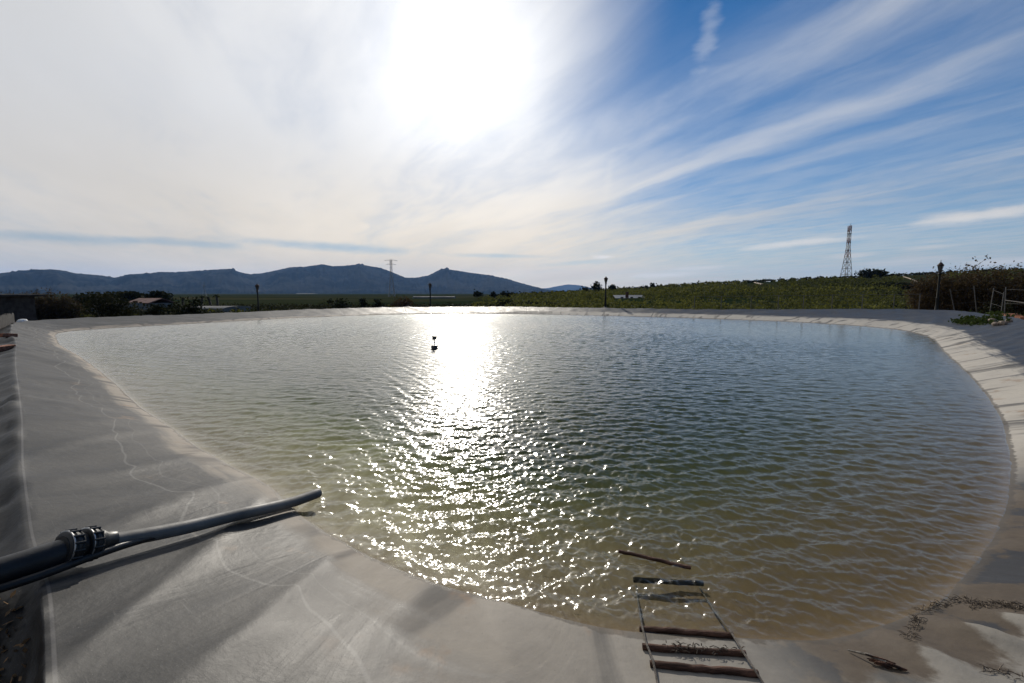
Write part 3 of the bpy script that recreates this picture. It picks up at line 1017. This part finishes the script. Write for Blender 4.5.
# thicket by the right street lamp
for px, top, wp, Y_, lb in [(938, 270, 44, 50, 'brown thicket right behind the right street lamp'), (968, 264, 60, 49, 'tallest brown tamarisk thicket with leaning fence posts before it'),
                            (1003, 265, 56, 48, 'brown tamarisk thicket at the right edge behind the upright fence post'), (1048, 264, 64, 46, 'brown tamarisk thicket cut by the right edge of the photo')]:
    twiggy('thicket', lb, 'shrub', px, Y_, top, wp, 'brown thickets behind the right corner', n=150, leaf_mat=M['leaf_brown'], leaves=6500, leaf=.15, thick=.045, lean=random.uniform(-.1, .1))
for px, top, wp, Y_, lb in [(991, 302, 14, 43, 'small green bush at the foot of the upright fence post'), (1012, 303, 18, 42, 'low green bush under the fence rail at the right edge')]:
    tree('bush', lb, 'bush', px, Y_, top, wp, M['leaf_olive'], n=420, leaf=.12, trunk_h=.05, clumps=10)


# palms
def palm(px, Y_, top, lean, label):
    p = at(px, top, Y_)
    g = gz(p.x, Y_)
    h = p.z - g
    e = empty('palm_tree', (p.x, Y_, g))
    tag(e, label, 'palm', 'palms behind the far left bank')
    m = MB()
    tip = Vector((lean * h, 0, h * .82))
    m.tube([(0, 0, -.2), (lean * h * .3, 0, h * .45), tip], [.32, .26, .24], 8)
    m.build('trunk', M['bark'], e)
    f = MB()
    for k in range(26):
        a = k * 2.4
        up = random.uniform(-.25, .9)
        L = h * .30
        d = Vector((math.cos(a), math.sin(a), up)).normalized()
        side = d.cross(Vector((0, 0, 1))).normalized() * .16
        p1 = tip + d * L * .6
        p2 = tip + d * L + Vector((0, 0, -L * .35))
        f.add([tip - side * .3, tip + side * .3, p1 + side, p1 - side], [(0, 1, 2, 3)])
        f.add([p1 - side, p1 + side, p2 + side * .2, p2 - side * .2], [(0, 1, 2, 3)])
    f.build('crown', M['leaf_palm'], e)


palm(201, 112, 294.5, .10, 'leaning palm left of the faint lattice pylon')
palm(210, 114, 296, -.18, 'short palm between the faint pylon and the tall palm')
palm(217, 110, 293.5, -.05, 'tallest dark palm at the right of the palms')
palm(182, 120, 296.5, .1, 'low palm above the round dark bush')


# ------------------------------------------------------------------ buildings far off
def greenhouse(px0, px1, top, Y_, hgt, label, depth=8):
    a, b_2 = at(px0, top, Y_), at(px1, top, Y_)
    g = a.z - hgt
    e = empty('greenhouse', ((a.x + b_2.x) / 2, Y_, g))
    tag(e, label, 'greenhouse')
    L = b_2.x - a.x
    n = max(1, round(depth / 5))
    m = MB()
    prof = []
    for k in range(9):
        t_ = math.pi * k / 8
        prof.append((-math.cos(t_) * depth / 2, hgt * .6 + math.sin(t_) * hgt * .4))
    prof = [(-depth / 2, -1.5)] + prof + [(depth / 2, -1.5)]
    v = [(-L / 2, y, z) for y, z in prof] + [(L / 2, y, z) for y, z in prof]
    k = len(prof)
    f = [(i, i + 1, k + i + 1, k + i) for i in range(k - 1)] + [tuple(range(k)), tuple(range(2 * k - 1, k - 1, -1))]
    m.add(v, f)
    m.build('cover', M['plastic_sheet'], e)
    nf = max(3, min(12, int(L / 5)))
    for i in range(nf):
        MB().box((-L / 2 + (i + .5) * L / nf, -depth / 2 - .03, hgt * .25), (.15, .06, hgt * .7)).build('post', M['fence_steel'], e)
    return e


greenhouse(414, 455, 296.4, 320, 1.2, 'long white greenhouse behind the far bank right of the brown bush')
greenhouse(729, 751, 283.2, 248, 2.0, 'small white greenhouse high on the ridge left of the short track')
greenhouse(108, 130, 303, 85, .9, 'white greenhouse between the large dark bush and the pink roofed house')
greenhouse(200, 238, 306, 80, .9, 'low white plastic tunnel below the palms')
greenhouse(298, 316, 293.2, 2600, 12, 'distant white greenhouse patch at the foot of the highest mountain', 60)


def house(px0, px1, eave, ridge, Y_, label, wall_m, roof_m, depth=7):
    a, b_2 = at(px0, eave, Y_), at(px1, eave, Y_)
    top = at(px0, ridge, Y_).z
    g = gz((a.x + b_2.x) / 2, Y_) - .3
    e = empty('house', ((a.x + b_2.x) / 2, Y_, g))
    tag(e, label, 'house')
    L, he, hr = b_2.x - a.x, a.z - g, top - g
    MB().box((0, 0, he / 2), (L, depth, he)).build('wall', wall_m, e)
    o = .35
    rm = MB()
    rm.add([(-L / 2 - o, -depth / 2 - o, he - .1), (L / 2 + o, -depth / 2 - o, he - .1), (L / 2 + o, 0, hr), (-L / 2 - o, 0, hr), (L / 2 + o, depth / 2 + o, he - .1), (-L / 2 - o, depth / 2 + o, he - .1),
            (-L / 2 - o, -depth / 2 - o, he + .1), (L / 2 + o, -depth / 2 - o, he + .1), (L / 2 + o, 0, hr + .2), (-L / 2 - o, 0, hr + .2), (L / 2 + o, depth / 2 + o, he + .1), (-L / 2 - o, depth / 2 + o, he + .1)],
           [(3, 2, 1, 0), (5, 4, 2, 3), (6, 7, 8, 9), (9, 8, 10, 11), (0, 1, 7, 6), (4, 5, 11, 10), (1, 2, 8, 7), (2, 4, 10, 8), (3, 0, 6, 9), (5, 3, 9, 11)])
    rm.build('roof', roof_m, e)
    for x in (-.3, .05, .33):
        wn = MB().box((x * L, -depth / 2 - .02, he * .55), (.9, .1, 1.0)).build('window', M['dark_gap'], e)
    MB().box((-.12 * L, -depth / 2 - .02, 1.1), (1.0, .1, 2.1)).build('door', M['wood'], e)
    return e


house(141, 161, 303, 299, 100, 'small white house with a pink roof between the dark trees and the palms', M['plastic_sheet'], M['roof_red'])
house(614, 641, 298.3, 295.7, 150, 'long low blue grey farm shed in the orchard right of the middle lamp', M['slate'], M['slate'])

# dark shed at the far left corner of the reservoir
pS = at(4, 318, 36)
sh = empty('shed', (pS.x - .9, 36, gz(pS.x - .9, 36) - .1))
tag(sh, 'dark timber shed with a flat overhanging roof beyond the far left corner', 'shed')
topz = at(10, 294, 36).z - sh.location.z
MB().box((0, 0, topz * .47), (3.6, 3.2, topz * .94)).build('wall', M['roof_dark'], sh)
MB().box((0, 0, topz * .97), (4.5, 4.2, .2), bev=.03).build('roof', M['roof_dark'], sh)
MB().box((1.2, -1.62, topz * .4), (.85, .07, topz * .75)).build('door', M['wood_grey'], sh)
# plank fence in front of it
pf0, pf1 = on_level(-26, 338, .35), on_level(15.5, 325, .35)
fe = empty('plank_fence', (pf0.x, pf0.y, .33))
tag(fe, 'grey upright plank fence along the left crest in front of the dark shed', 'fence')
dv = (pf1 - pf0)
dv.z = 0
Lf = dv.length
fe.rotation_euler.z = math.atan2(dv.y, dv.x)
npl = int(Lf / .17)
for k in range(npl):
    hh = .85 + random.uniform(-.06, .08)
    MB().box((k * .17, 0, hh / 2 - .1), (.145, .025, hh), bev=.004).build('plank', M['wood_dark'], fe)
for z_ in (.2, .6):
    MB().box((Lf / 2, .03, z_), (Lf, .03, .08)).build('rail', M['wood_grey'], fe)


# ------------------------------------------------------------------ street lamps
def street_lamp(px, Y_, top, label):
    p = at(px, top, Y_)
    g = gz(p.x, Y_)
    h = p.z - g
    e = empty('street_lamp', (p.x, Y_, g))
    tag(e, label, 'street lamp', 'street lamps round the reservoir')
    k = h / 4.0
    pole = [(.17, -.1), (.17, .10), (.13, .16), (.11, .55), (.13, .60), (.085, .66), (.062, 1.6), (.075, 1.64), (.055, 1.70), (.045, 3.15), (.09, 3.2), (.05, 3.26), (.05, 3.3)]
    MB().lathe([(r * 1.7, z * k) for r, z in pole], 12).build('pole', M['dark_iron'], e, smooth=True)
    lan = MB()
    for i in range(6):
        a = i * math.pi / 3
        lan.tube([(.09 * math.cos(a), .09 * math.sin(a), 3.3 * k), (.22 * math.cos(a), .22 * math.sin(a), 3.72 * k)], .014, 5)
    lan.lathe([(.11, 3.27 * k), (.11, 3.31 * k)], 6)
    lan.lathe([(.235, 3.71 * k), (.235, 3.74 * k)], 6)
    lf = lan.build('lantern', M['dark_iron'], e)
    MB().lathe([(.078, 3.31 * k), (.195, 3.71 * k)], 6).build('glass', M['lamp_glass'], lf)
    MB().lathe([(.27, 3.74 * k), (.25, 3.78 * k), (.13, 3.88 * k), (.10, 3.92 * k), (.03, 3.95 * k), (.035, 3.98 * k), (.008, 4.02 * k)], 12).build('cap', M['rust'], lf, smooth=True)


street_lamp(941, 42.5, 261.5, 'dark lantern street lamp by the brown thicket at the right corner')
street_lamp(606, 55, 276.5, 'thin dark lantern street lamp in front of the orchard and ridge trees')
street_lamp(430, 62, 282.5, 'dark street lamp beside the white greenhouse under the mountain gap')
street_lamp(257, 55, 283.5, 'dark street lamp in front of the blue mountains at the left')


# ------------------------------------------------------------------ lattice towers
def beam(m, a, b, r):
    m.tube([a, b], r, 4)


def mast(px, Y_, base_y, top_y, wb, wt, label, kind):
    b0, t0 = at(px, base_y, Y_), at(px, top_y, Y_)
    g = gz(b0.x, Y_) - 1
    h = t0.z - g
    e = empty('lattice_tower', (b0.x, Y_, g), .35)
    tag(e, label, 'tower')
    n = 9 if kind == 'mast' else 7
    rb = h * (.0036 if kind == 'mast' else .0030)

    def wid(f): return wb + (wt - wb) * min(1, (f / .62) ** .8)
    def corner(k, f):
        w_ = wid(f) / 2
        sx_, sy_ = ((-1, -1), (1, -1), (1, 1), (-1, 1))[k]
        return Vector((sx_ * w_, sy_ * w_, f * h))
    secs = [i / n for i in range(n + 1)]
    for i in range(n):
        f0, f1 = secs[i], secs[i + 1]
        m = MB()
        for k in range(4):
            beam(m, corner(k, f0), corner(k, f1), rb * 1.5)
            beam(m, corner(k, f1), corner((k + 1) % 4, f1), rb * .9)
            beam(m, corner(k, f0), corner((k + 1) % 4, f1), rb * .7)
            beam(m, corner((k + 1) % 4, f0), corner(k, f1), rb * .7)
        m.build('lattice_section', (M['red_paint'] if i % 2 == 0 else M['white']) if kind == 'mast' and i > 3 else M['tower_steel'], e)
    if kind == 'mast':
        for f in (.56, .71, .86):
            w_ = wid(f) * 1.25
            MB().box((0, 0, f * h), (w_, w_, h * .012)).build('platform', M['tower_steel'], e)
        for k, (a, z) in enumerate(((-.6, .93), (.6, .95), (0, .92), (.3, .98))):
            MB().box((a * wt * .8, (-.5 if k % 2 else .5) * wt, z * h), (.3, .2, h * .06), bev=.04).build('antenna', M['red_paint'] if k % 2 else M['tower_steel'], e)
        MB().tube([(wt * .4, 0, h * .98), (wt * .5, 0, h * 1.06)], .09, 5).build('whip', M['tower_steel'], e)
    else:
        for f, L in ((.985, .17), (.88, .13)):
            m = MB()
            for s_ in (-1, 1):
                beam(m, Vector((0, 0, f * h)), Vector((s_ * L * h, 0, f * h)), rb)
                beam(m, Vector((0, 0, f * h + .04 * h)), Vector((s_ * L * h, 0, f * h)), rb * .8)
            m.build('cross_arm', M['tower_steel'], e)
    return e


mast(846, 262, 278, 226, 4.6, 1.25, 'tall red and white lattice mast with platforms on the right ridge', 'mast')
mast(392, 420, 301, 260, 6.0, 1.6, 'tall thin grey pylon in front of the mountains above the brown bush', 'pylon')
mast(205, 520, 300, 285, 4.5, 1.4, 'small faint pylon in front of the mountains above the palms', 'pylon')

# ------------------------------------------------------------------ fences behind the far right bank
posts_px = [694, 722, 749, 776, 804, 832, 861, 890, 917]
fpos = []
for i, px in enumerate(posts_px):
    u = (px - 512) / FPX
    # just outside the crest on this sight line
    best = None
    for j in range(NS):
        c_ = Cr[j] + outd[j] * 1.25
        if c_[1] < 25: continue
        e_ = abs(c_[0] / c_[1] - u / 1.0)
        if best is None or e_ < best[0]: best = (e_, c_)
    fpos.append(Vector((best[1][0], best[1][1], 0)))
fw = empty('wire_fence', (fpos[0].x, fpos[0].y, 0))
tag(fw, 'low wire fence with thin posts along the far right bank before the orchard', 'fence')
tops = []
for p in fpos:
    g = gz(p.x, p.y)
    q = p - fpos[0]
    MB().tube([(q.x, q.y, g - .2), (q.x, q.y, g + 1.55)], .035, 6).build('post', M['fence_steel'], fw)
    tops.append(Vector((q.x, q.y, g)))
for z_ in (.25, .6, .95, 1.25, 1.5):
    MB().tube([p + Vector((0, 0, z_)) for p in tops], .018 if z_ > 1.4 else .007, 4).build('wire', M['fence_steel'], fw)
# leaning posts at the right corner
fr_ = None
for i, (x0, y0, x1, y1, Y_) in enumerate([(961, 308, 950, 289, 44.2), (981, 308, 974, 286, 43.2), (989, 309, 994, 288, 42.4), (1001, 311, 1004, 292, 40.5), (1006, 312, 1006, 287, 39.5), (1030, 315, 1030, 288, 36)]):
    a, b2 = at(x0, y0, Y_), at(x1, y1, Y_)
    g = gz(a.x, Y_)
    if fr_ is None:
        fr_ = empty('wire_fence', (a.x, Y_, g))
        tag(fr_, 'wire fence with pale leaning posts and a wooden rail before the brown thickets', 'fence')
        o_f = Vector((a.x, Y_, g))
        tp = []
    q0 = Vector((a.x, Y_, g - .25)) - o_f
    q1 = Vector((b2.x, Y_, b2.z)) - o_f
    MB().tube([q0, q1], .04, 7).build('post', M['fence_steel'], fr_)
    tp.append((q0, q1))
for f in (.35, .65, .95):
    MB().tube([a.lerp(b2, f) for a, b2 in tp], .007, 4).build('wire', M['fence_steel'], fr_)
ra, rb2 = tp[4][0].lerp(tp[4][1], .72), tp[5][0].lerp(tp[5][1], .66)
MB().tube([ra, rb2], .04, 8).build('rail', M['wood_dark'], fr_)

# pale tracks on the hillside
for nm, pts, lb in (('dirt_track', [(903, 277.5, 230), (912, 281, 200), (921, 284.5, 172), (928, 287.5, 155)], ''), ('dirt_track', [(755, 283.5, 246), (757, 286.5, 225), (762, 290, 205)], '')):
    V, F = [], []
    dense_p = []
    for i in range(len(pts) - 1):
        for k in range(8):
            f = k / 8
            dense_p.append([pts[i][j] * (1 - f) + pts[i + 1][j] * f for j in range(3)])
    dense_p.append(pts[-1])
    for i, (px, py, Y_) in enumerate(dense_p):
        p = at(px, py, Y_)
        for s_ in (-1.6, 1.6):
            V.append((p.x + s_ * .8, Y_ + s_ * .8, max(gz(p.x, Y_) + .25, p.z)))
    F = [(2 * i, 2 * i + 1, 2 * i + 3, 2 * i + 2) for i in range(len(dense_p) - 1)]
    V2 = V + [(x, y, z - 3.0) for x, y, z in V]
    n = len(V)
    F2 = F + [(n + 2 * i, 2 * i, 2 * i + 2, n + 2 * i + 2) for i in range(len(dense_p) - 1)] + [(2 * i + 1, n + 2 * i + 1, n + 2 * i + 3, 2 * i + 3) for i in range(len(dense_p) - 1)]
    o = mesh_obj(nm, V2, F2, M['path'])
    o['kind'] = 'structure'

# ------------------------------------------------------------------ pipes
def path_on_liner(pts, lift, n=8):
    out_ = []
    for i in range(len(pts) - 1):
        a, b2 = Vector(pts[i]), Vector(pts[i + 1])
        for k in range(n):
            p = a.lerp(b2, k / n)
            out_.append(p)
    out_.append(Vector(pts[-1]))
    return out_


def smooth_path(P, it=3):
    for _ in range(it):
        P = [P[0]] + [(P[i - 1] + P[i] * 2 + P[i + 1]) / 4 for i in range(1, len(P) - 1)] + [P[-1]]
    return P


J = on_level(76, 548, .64)       # the coupling
A0 = on_level(-70, 596, .66)
E1 = on_level(318, 492.5, .04)
pipe = empty('intake_pipe', (J.x, J.y, J.z))
tag(pipe, 'thick black intake pipe with a ribbed coupling running over the liner into the water', 'pipe')
d0 = (J - A0).normalized()
MB().tube(smooth_path([A0 - d0 * 5 - Vector((0, 0, .95)), A0 - d0 * 2.6 - Vector((0, 0, .28)), A0 - d0 * .9 - Vector((0, 0, .08)), A0, A0.lerp(J, .4) + Vector((0, 0, .01)), A0.lerp(J, .75), J + d0 * .03], 1), .084, 20).build('feed_pipe', M['pipe_black'], pipe, smooth=True, loc=-J)
N1 = 26
body = []
for k in range(N1):
    f = k / (N1 - 1)
    p = J.lerp(E1, f)
    sag = math.sin(f * math.pi) * .015
    zl = liner_z(p.x, p.y) + .05
    z = max(zl, min(p.z - sag, zl + .05 + .16 * max(0, .3 - f) + .0 * f)) if f < .88 else .035 + (1 - f) * .42
    body.append(Vector((p.x + math.sin(f * 3.1) * .03, p.y - math.sin(f * 3.0) * .03, z)))
body = smooth_path(body, 6)
MB().tube(body, .053, 20).build('outlet_pipe', M['pipe_grey'], pipe, smooth=True, loc=-J)
# ribbed coupling: two nuts, a body, bolts
d1 = (body[3] - body[0]).normalized()
cp = MB()


def along(c0, dr, prof, m, n=28):
    ref = dr.cross(Vector((0, 0, 1))).normalized()
    up = ref.cross(dr)
    v, f = [], []
    for r, x in prof:
        for k in range(n):
            t_ = 2 * math.pi * k / n
            v.append(c0 + dr * x + ref * math.cos(t_) * r + up * math.sin(t_) * r)
    for i in range(len(prof) - 1):
        for k in range(n):
            f.append((i * n + k, i * n + (k + 1) % n, (i + 1) * n + (k + 1) % n, (i + 1) * n + k))
    f.append(tuple(range(n - 1, -1, -1)))
    f.append(tuple(range((len(prof) - 1) * n, len(prof) * n)))
    m.add(v, f)


Jc = J + d1 * .02 + Vector((0, 0, .012))
cb = MB()
along(Jc, d1, [(.078, -.10), (.082, -.08), (.082, .12), (.062, .15), (.060, .20)], cb)
cpl = cb.build('coupling', M['pipe_black'], pipe, smooth=True, loc=-J)
for off in (-.055, .055):
    nut = MB()
    along(Jc, d1, [(.086, off - .042), (.102, off - .036), (.106, off - .024), (.100, off - .018), (.100, off - .010), (.106, off - .004), (.106, off + .010), (.100, off + .016), (.100, off + .022), (.104, off + .028), (.098, off + .038), (.084, off + .042)], nut)
    ref = d1.cross(Vector((0, 0, 1))).normalized()
    up = ref.cross(d1)
    for k in range(14):
        t_ = 2 * math.pi * k / 14
        c0 = Jc + d1 * off + (ref * math.cos(t_) + up * math.sin(t_)) * .106
        nut.tube([c0 - d1 * .03, c0 + d1 * .03], .008, 6)
    nut.build('coupling_nut', M['pipe_black'], cpl, smooth=True)
    bd = MB()
    along(Jc, d1, [(.1065, off - .0315), (.1095, off - .030), (.1095, off - .025), (.1065, off - .0235)], bd)
    bd.build('clamp_band', M['steel'], cpl, smooth=True)

# thinner second pipe that runs below the first one
H0 = on_level(-60, 606, .60)
HP = [H0 - d0 * 5 - Vector((0, 0, .98)), H0 - d0 * 2.6 - Vector((0, 0, .28)), H0 - d0 * .9 - Vector((0, 0, .08)), H0, on_level(30, 580, .60), on_level(92, 556, .585), on_level(130, 543, .53), on_level(185, 528, .42), on_level(232, 516.5, .29), on_level(262, 509.5, .17), on_level(297, 501.5, .03)]
hp = []
for i in range(len(HP) - 1):
    for k in range(6):
        hp.append(HP[i].lerp(HP[i + 1], k / 6))
hp.append(HP[-1])
hp = smooth_path(hp, 8)
for p in hp[20:-3]:
    p.z = max(p.z, liner_z(p.x, p.y) + .02)
hs = MB().tube(hp, .026, 14).build('hose', M['pipe_black'], smooth=True)
tag(hs, 'thin black hose lying along the underside of the thick intake pipe', 'hose')

# ------------------------------------------------------------------ the rope ladder
L0, R0 = on_level(641, 628, .02), on_level(731, 635, .02)
ladder = empty('rope_ladder', ((L0.x + R0.x) / 2, (L0.y + R0.y) / 2, 0))
tag(ladder, 'rope ladder with brown wooden rungs lying on the near bank and running under water', 'ladder')
off = ladder.location


def lay(px, py, lift=.014):
    z = .1
    for _ in range(6):
        p = on_level(px, py, z)
        z = liner_z(p.x, p.y) + lift
    p = on_level(px, py, z)
    return p


rungs = [(lay(639, 629), lay(734, 636)), (lay(643, 647), lay(745, 654)), (lay(649.5, 664), lay(758, 674))]
upv = Vector((0, 0, .012))
def wooden_rung(a, b2, r, seed, mat):
    random.seed(seed)
    pts, rd = [], []
    for k in range(13):
        f = k / 12
        p = a.lerp(b2, f) + Vector((random.uniform(-.004, .004), random.uniform(-.004, .004), random.uniform(-.003, .003)))
        pts.append(p)
        rd.append(r * random.uniform(.92, 1.06))
    return MB().tube(pts, rd, 10)


for i, (a, b2) in enumerate(rungs):
    wooden_rung(a, b2, .0215, i, M['wood']).build('rung', M['wood'], ladder, smooth=True, loc=-off)
# submerged rungs
sub = []
for i, ((xa, ya), (xb, yb), z) in enumerate((((633, 580), (703, 583), -.10), ((634, 591), (701, 594), -.22), ((628, 560), (694, 562), -.42))):
    a, b2 = on_level(xa, ya, z), on_level(xb, yb, z)
    wooden_rung(a, b2, .022, 20 + i, M['wood']).build('rung', M['wood_silted'], ladder, smooth=True, loc=-off)
    sub.append((a, b2))
# ropes
for side in (0, 1):
    pts = [(lay(658, 684) if side == 0 else lay(765, 685)) + Vector((0, 0, -.005))]
    start = (lay(668, 720) if side == 0 else lay(800, 735))
    pts = [start] + pts + [r[side] + Vector(((.02 if side == 0 else -.02), 0, .026)) for r in reversed(rungs)]
    for s_ in (sub[1],):
        pts.append(s_[side] + Vector(((.015 if side == 0 else -.015), 0, .02)))
    dp = []
    for i in range(len(pts) - 1):
        for k in range(6): dp.append(pts[i].lerp(pts[i + 1], k / 6))
    dp.append(pts[-1])
    for p in dp: p.z = max(p.z, liner_z(p.x, p.y) + .009)
    MB().tube(dp, .007, 6).build('rope', M['rope'], ladder, loc=-off)
# weed caught on the middle rung
wd_ = MB()
random.seed(5)
for i in range(70):
    f = random.choice([random.gauss(.55, .12), random.gauss(.85, .08), random.gauss(.35, .06)])
    p = rungs[1][0].lerp(rungs[1][1], min(.98, max(.2, f))) + Vector((random.gauss(0, .012), random.gauss(0, .018), random.uniform(.0, .035)))
    q = p + Vector((random.uniform(-.05, .05), random.uniform(-.025, .025), random.uniform(-.02, .02)))
    wd_.tube([p, (p + q) / 2 + Vector((0, 0, .008)), q], [.0035, .003, .001], 4)
wd_.build('tangled_weed', M['weed'], ladder, loc=-off)

# floating stick beyond the ladder
sa, sb = on_level(619, 551, .015), on_level(691, 568, .0)
st = wooden_rung(sa, sb, .016, 3, M['wood']).build('floating_stick', M['wood'], smooth=True)
tag(st, 'thin dark stick floating on the water beyond the rope ladder', 'stick')

# ------------------------------------------------------------------ driftwood and debris in the near right corner
pd = lay(886, 664, .02)
dw = empty('driftwood', pd, R(-28))
dw.scale = (.8, .8, .8)
tag(dw, 'broken red brown driftwood chunk on the pale liner right of the ladder', 'driftwood')
random.seed(9)
m = MB()
for k in range(13):
    y = random.uniform(-.018, .018)
    z = random.uniform(-.012, .022)
    x0, x1 = random.uniform(-.13, -.03), random.uniform(.02, .125)
    m.tube([(x0, y * 1.3, z), (x0 * .4 + x1 * .6, y, z + .004), (x1, y * 1.2, z - .004)], [random.uniform(.003, .007), random.uniform(.007, .012), random.uniform(.003, .008)], 5)
m.build('splintered_wood', M['wood_red'], dw)
ls = lay(848, 650, .012)
MB().tube([(0, 0, .01), (-.10, .035, .008), tuple(dw.matrix_basis.inverted() @ ls)], [.014, .011, .006], 7).build('pale_branch', M['wood_grey'], dw)


def debris(pts, n, label, spread=.05, L=.09, seed=1):
    random.seed(seed)
    m = MB()
    P = [lay(*p, .006) for p in pts]
    for i in range(n):
        f = random.random() * (len(P) - 1)
        j = min(int(f), len(P) - 2)
        p = P[j].lerp(P[j + 1], f - j) + Vector((random.gauss(0, spread), random.gauss(0, spread * .6), 0))
        p.z = max(liner_z(p.x, p.y), 0) + random.uniform(.002, .02)
        a = random.uniform(0, 6.28)
        q = p + Vector((math.cos(a), math.sin(a), random.uniform(-.1, .2))) * L * random.uniform(.3, 1)
        q.z = max(q.z, max(liner_z(q.x, q.y), 0) + .003)
        m.tube([p, p.lerp(q, .5) + Vector((0, 0, .006)), q], [.0028, .0024, .001], 4)
    o = m.build('twig_heap', M['weed'])
    tag(o, label, 'debris')


debris([(918, 612), (935, 606), (958, 600), (978, 602)], 90, 'line of brown twigs and weed on the mud at the water edge', .03, .06, 3)
debris([(905, 640), (912, 628), (917, 615)], 70, 'dark brown weed tuft hanging down the mud left of the pale fold', .018, .05, 4)
debris([(975, 606), (1000, 604), (1030, 608)], 120, 'brown twigs piled on the mud right of the pale fold', .03, .06, 6)
debris([(985, 668), (1010, 676), (1030, 680)], 16, 'few thin dark twigs on the pale liner in the corner below the fold', .02, .10, 8)

# ------------------------------------------------------------------ buoy
pb = on_level(434.5, 349, 0)
bu = empty('buoy', (pb.x, pb.y, -.06), .3)
tag(bu, 'small dark marker buoy with a white mast floating in the sun glitter', 'buoy')
MB().lathe([(.10, -.10), (.125, -.05), (.135, .02), (.135, .19), (.12, .22), (.07, .23)], 20).build('float', M['black_plastic'], bu, smooth=True)
MB().lathe([(.028, .22), (.028, .24), (.022, .26), (.022, .46)], 12).build('mast', M['white'], bu, smooth=True)
MB().lathe([(.05, .45), (.085, .46), (.09, .56), (.08, .60), (.02, .61)], 16).build('top_mark', M['black_plastic'], bu, smooth=True)

# ------------------------------------------------------------------ right bank: weeds, bricks, stones
for px0, px1, y0, y1, lb in [(961, 992, 325, 318, 'mat of green weeds growing over the right liner'), (990, 1012, 320, 314, 'green weed clump above the rubble at the right crest')]:
    C_ = []
    pc = lay((px0 + px1) / 2, (y0 + y1) / 2, 0)
    for i in range(700):
        f = random.random()
        p = lay(px0 + (px1 - px0) * f, y0 + (y1 - y0) * f + random.gauss(0, 1.1), .0) if i % 7 == 0 else p + Vector((random.gauss(0, .15), random.gauss(0, .2), 0))
        C_.append((p.x, p.y, gz(p.x, p.y) + abs(random.gauss(0, .10))))
    tag(quad_soup('weed_mat', leaf_quads(np.array(C_), .13), M['leaf_green'], kind='stuff'), lb, 'weeds')
random.seed(21)


def rubble(px, py, size, mat, name, label, group):
    p = lay(px, py, size * .3)
    p.z = gz(p.x, p.y) + size * .25
    m = MB()
    if name == 'brick':
        m.box((0, 0, 0), (size * 1.9, size, size * .55), bev=.008)
    else:
        pts = []
        n = 10
        prof = [(.25, -.45), (.5, -.25), (.55, .05), (.4, .35), (.15, .45)]
        m.lathe([(r * size, z * size * .8) for r, z in prof], 9)
        m.v = [(x * (1 + .25 * mnoise.noise(Vector((x * 9, y * 9, z * 9 + px)))), y * (1 + .25 * mnoise.noise(Vector((x * 9, y * 9, z * 9 + 40 + px)))), z) for x, y, z in m.v]
    o = m.build(name, mat, loc=p)
    o.rotation_euler = (random.uniform(-.15, .15), random.uniform(-.15, .15), random.uniform(0, 3))
    tag(o, label, name, group)


for px, py, s_ in [(1011, 317, .30), (1016, 318.5, .26), (1021, 320, .3), (1006, 318, .26), (1026, 321.5, .3), (999, 317.5, .25)]:
    rubble(px, py, s_, M['brick'], 'brick', 'orange red brick in the loose row on the right crest', 'bricks on the right crest')
for px, py, s_ in [(992, 318.8, .32), (996, 319.6, .3), (1003, 320.2, .34), (1009, 320.8, .3)]:
    rubble(px, py, s_, M['stone'], 'stone', 'pale rubble stone lying below the bricks on the right crest', 'stones on the right crest')
for px, py, s_, lb in [(8, 335.5, .26, 'dark red brick on the left crest near the plank fence'), (2, 347, .3, 'dark red brick at the left edge of the photo below the plank fence')]:
    rubble(px, py, s_, M['brick'], 'brick', lb, 'bricks on the left crest')
rubble(22, 318.5, .5, M['white'], 'sack', 'small white sack lying at the far end of the left crest', None)

# leaf litter on the soil at the near left edge
C_ = []
for i in range(2600):
    t_ = random.random()
    j = int(np.argmin(np.hypot(Cr[:, 0] - (-3.6 + 2.3 * t_), Cr[:, 1] - (3.1 - 2.2 * t_))))
    p = Cr[j] + outd[j] * (.24 + abs(random.gauss(0, .35))) + rng.normal(size=2) * .06
    C_.append((p[0], p[1], gz(p[0], p[1]) + random.uniform(.002, .02)))
tag(quad_soup('leaf_litter', leaf_quads(np.array(C_), .028), M['leaf_litter'], kind='stuff'), 'dry brown leaf litter on the soil outside the left liner edge', 'leaf litter')

# ------------------------------------------------------------------ render settings
scene.render.engine = 'CYCLES'
cy = scene.cycles
cy.use_denoising = True
try: cy.denoiser = 'OPENIMAGEDENOISE'
except Exception: pass
cy.max_bounces = 8
cy.diffuse_bounces = 3
cy.glossy_bounces = 3
cy.transmission_bounces = 4
cy.transparent_max_bounces = 12
cy.volume_bounces = 1
cy.sample_clamp_indirect = 6
cy.caustics_reflective = False
cy.caustics_refractive = False
scene.view_settings.view_transform = 'Standard'
scene.view_settings.look = 'None'
scene.view_settings.exposure = 0
scene.view_settings.gamma = 1
scene.view_settings.use_curve_mapping = False
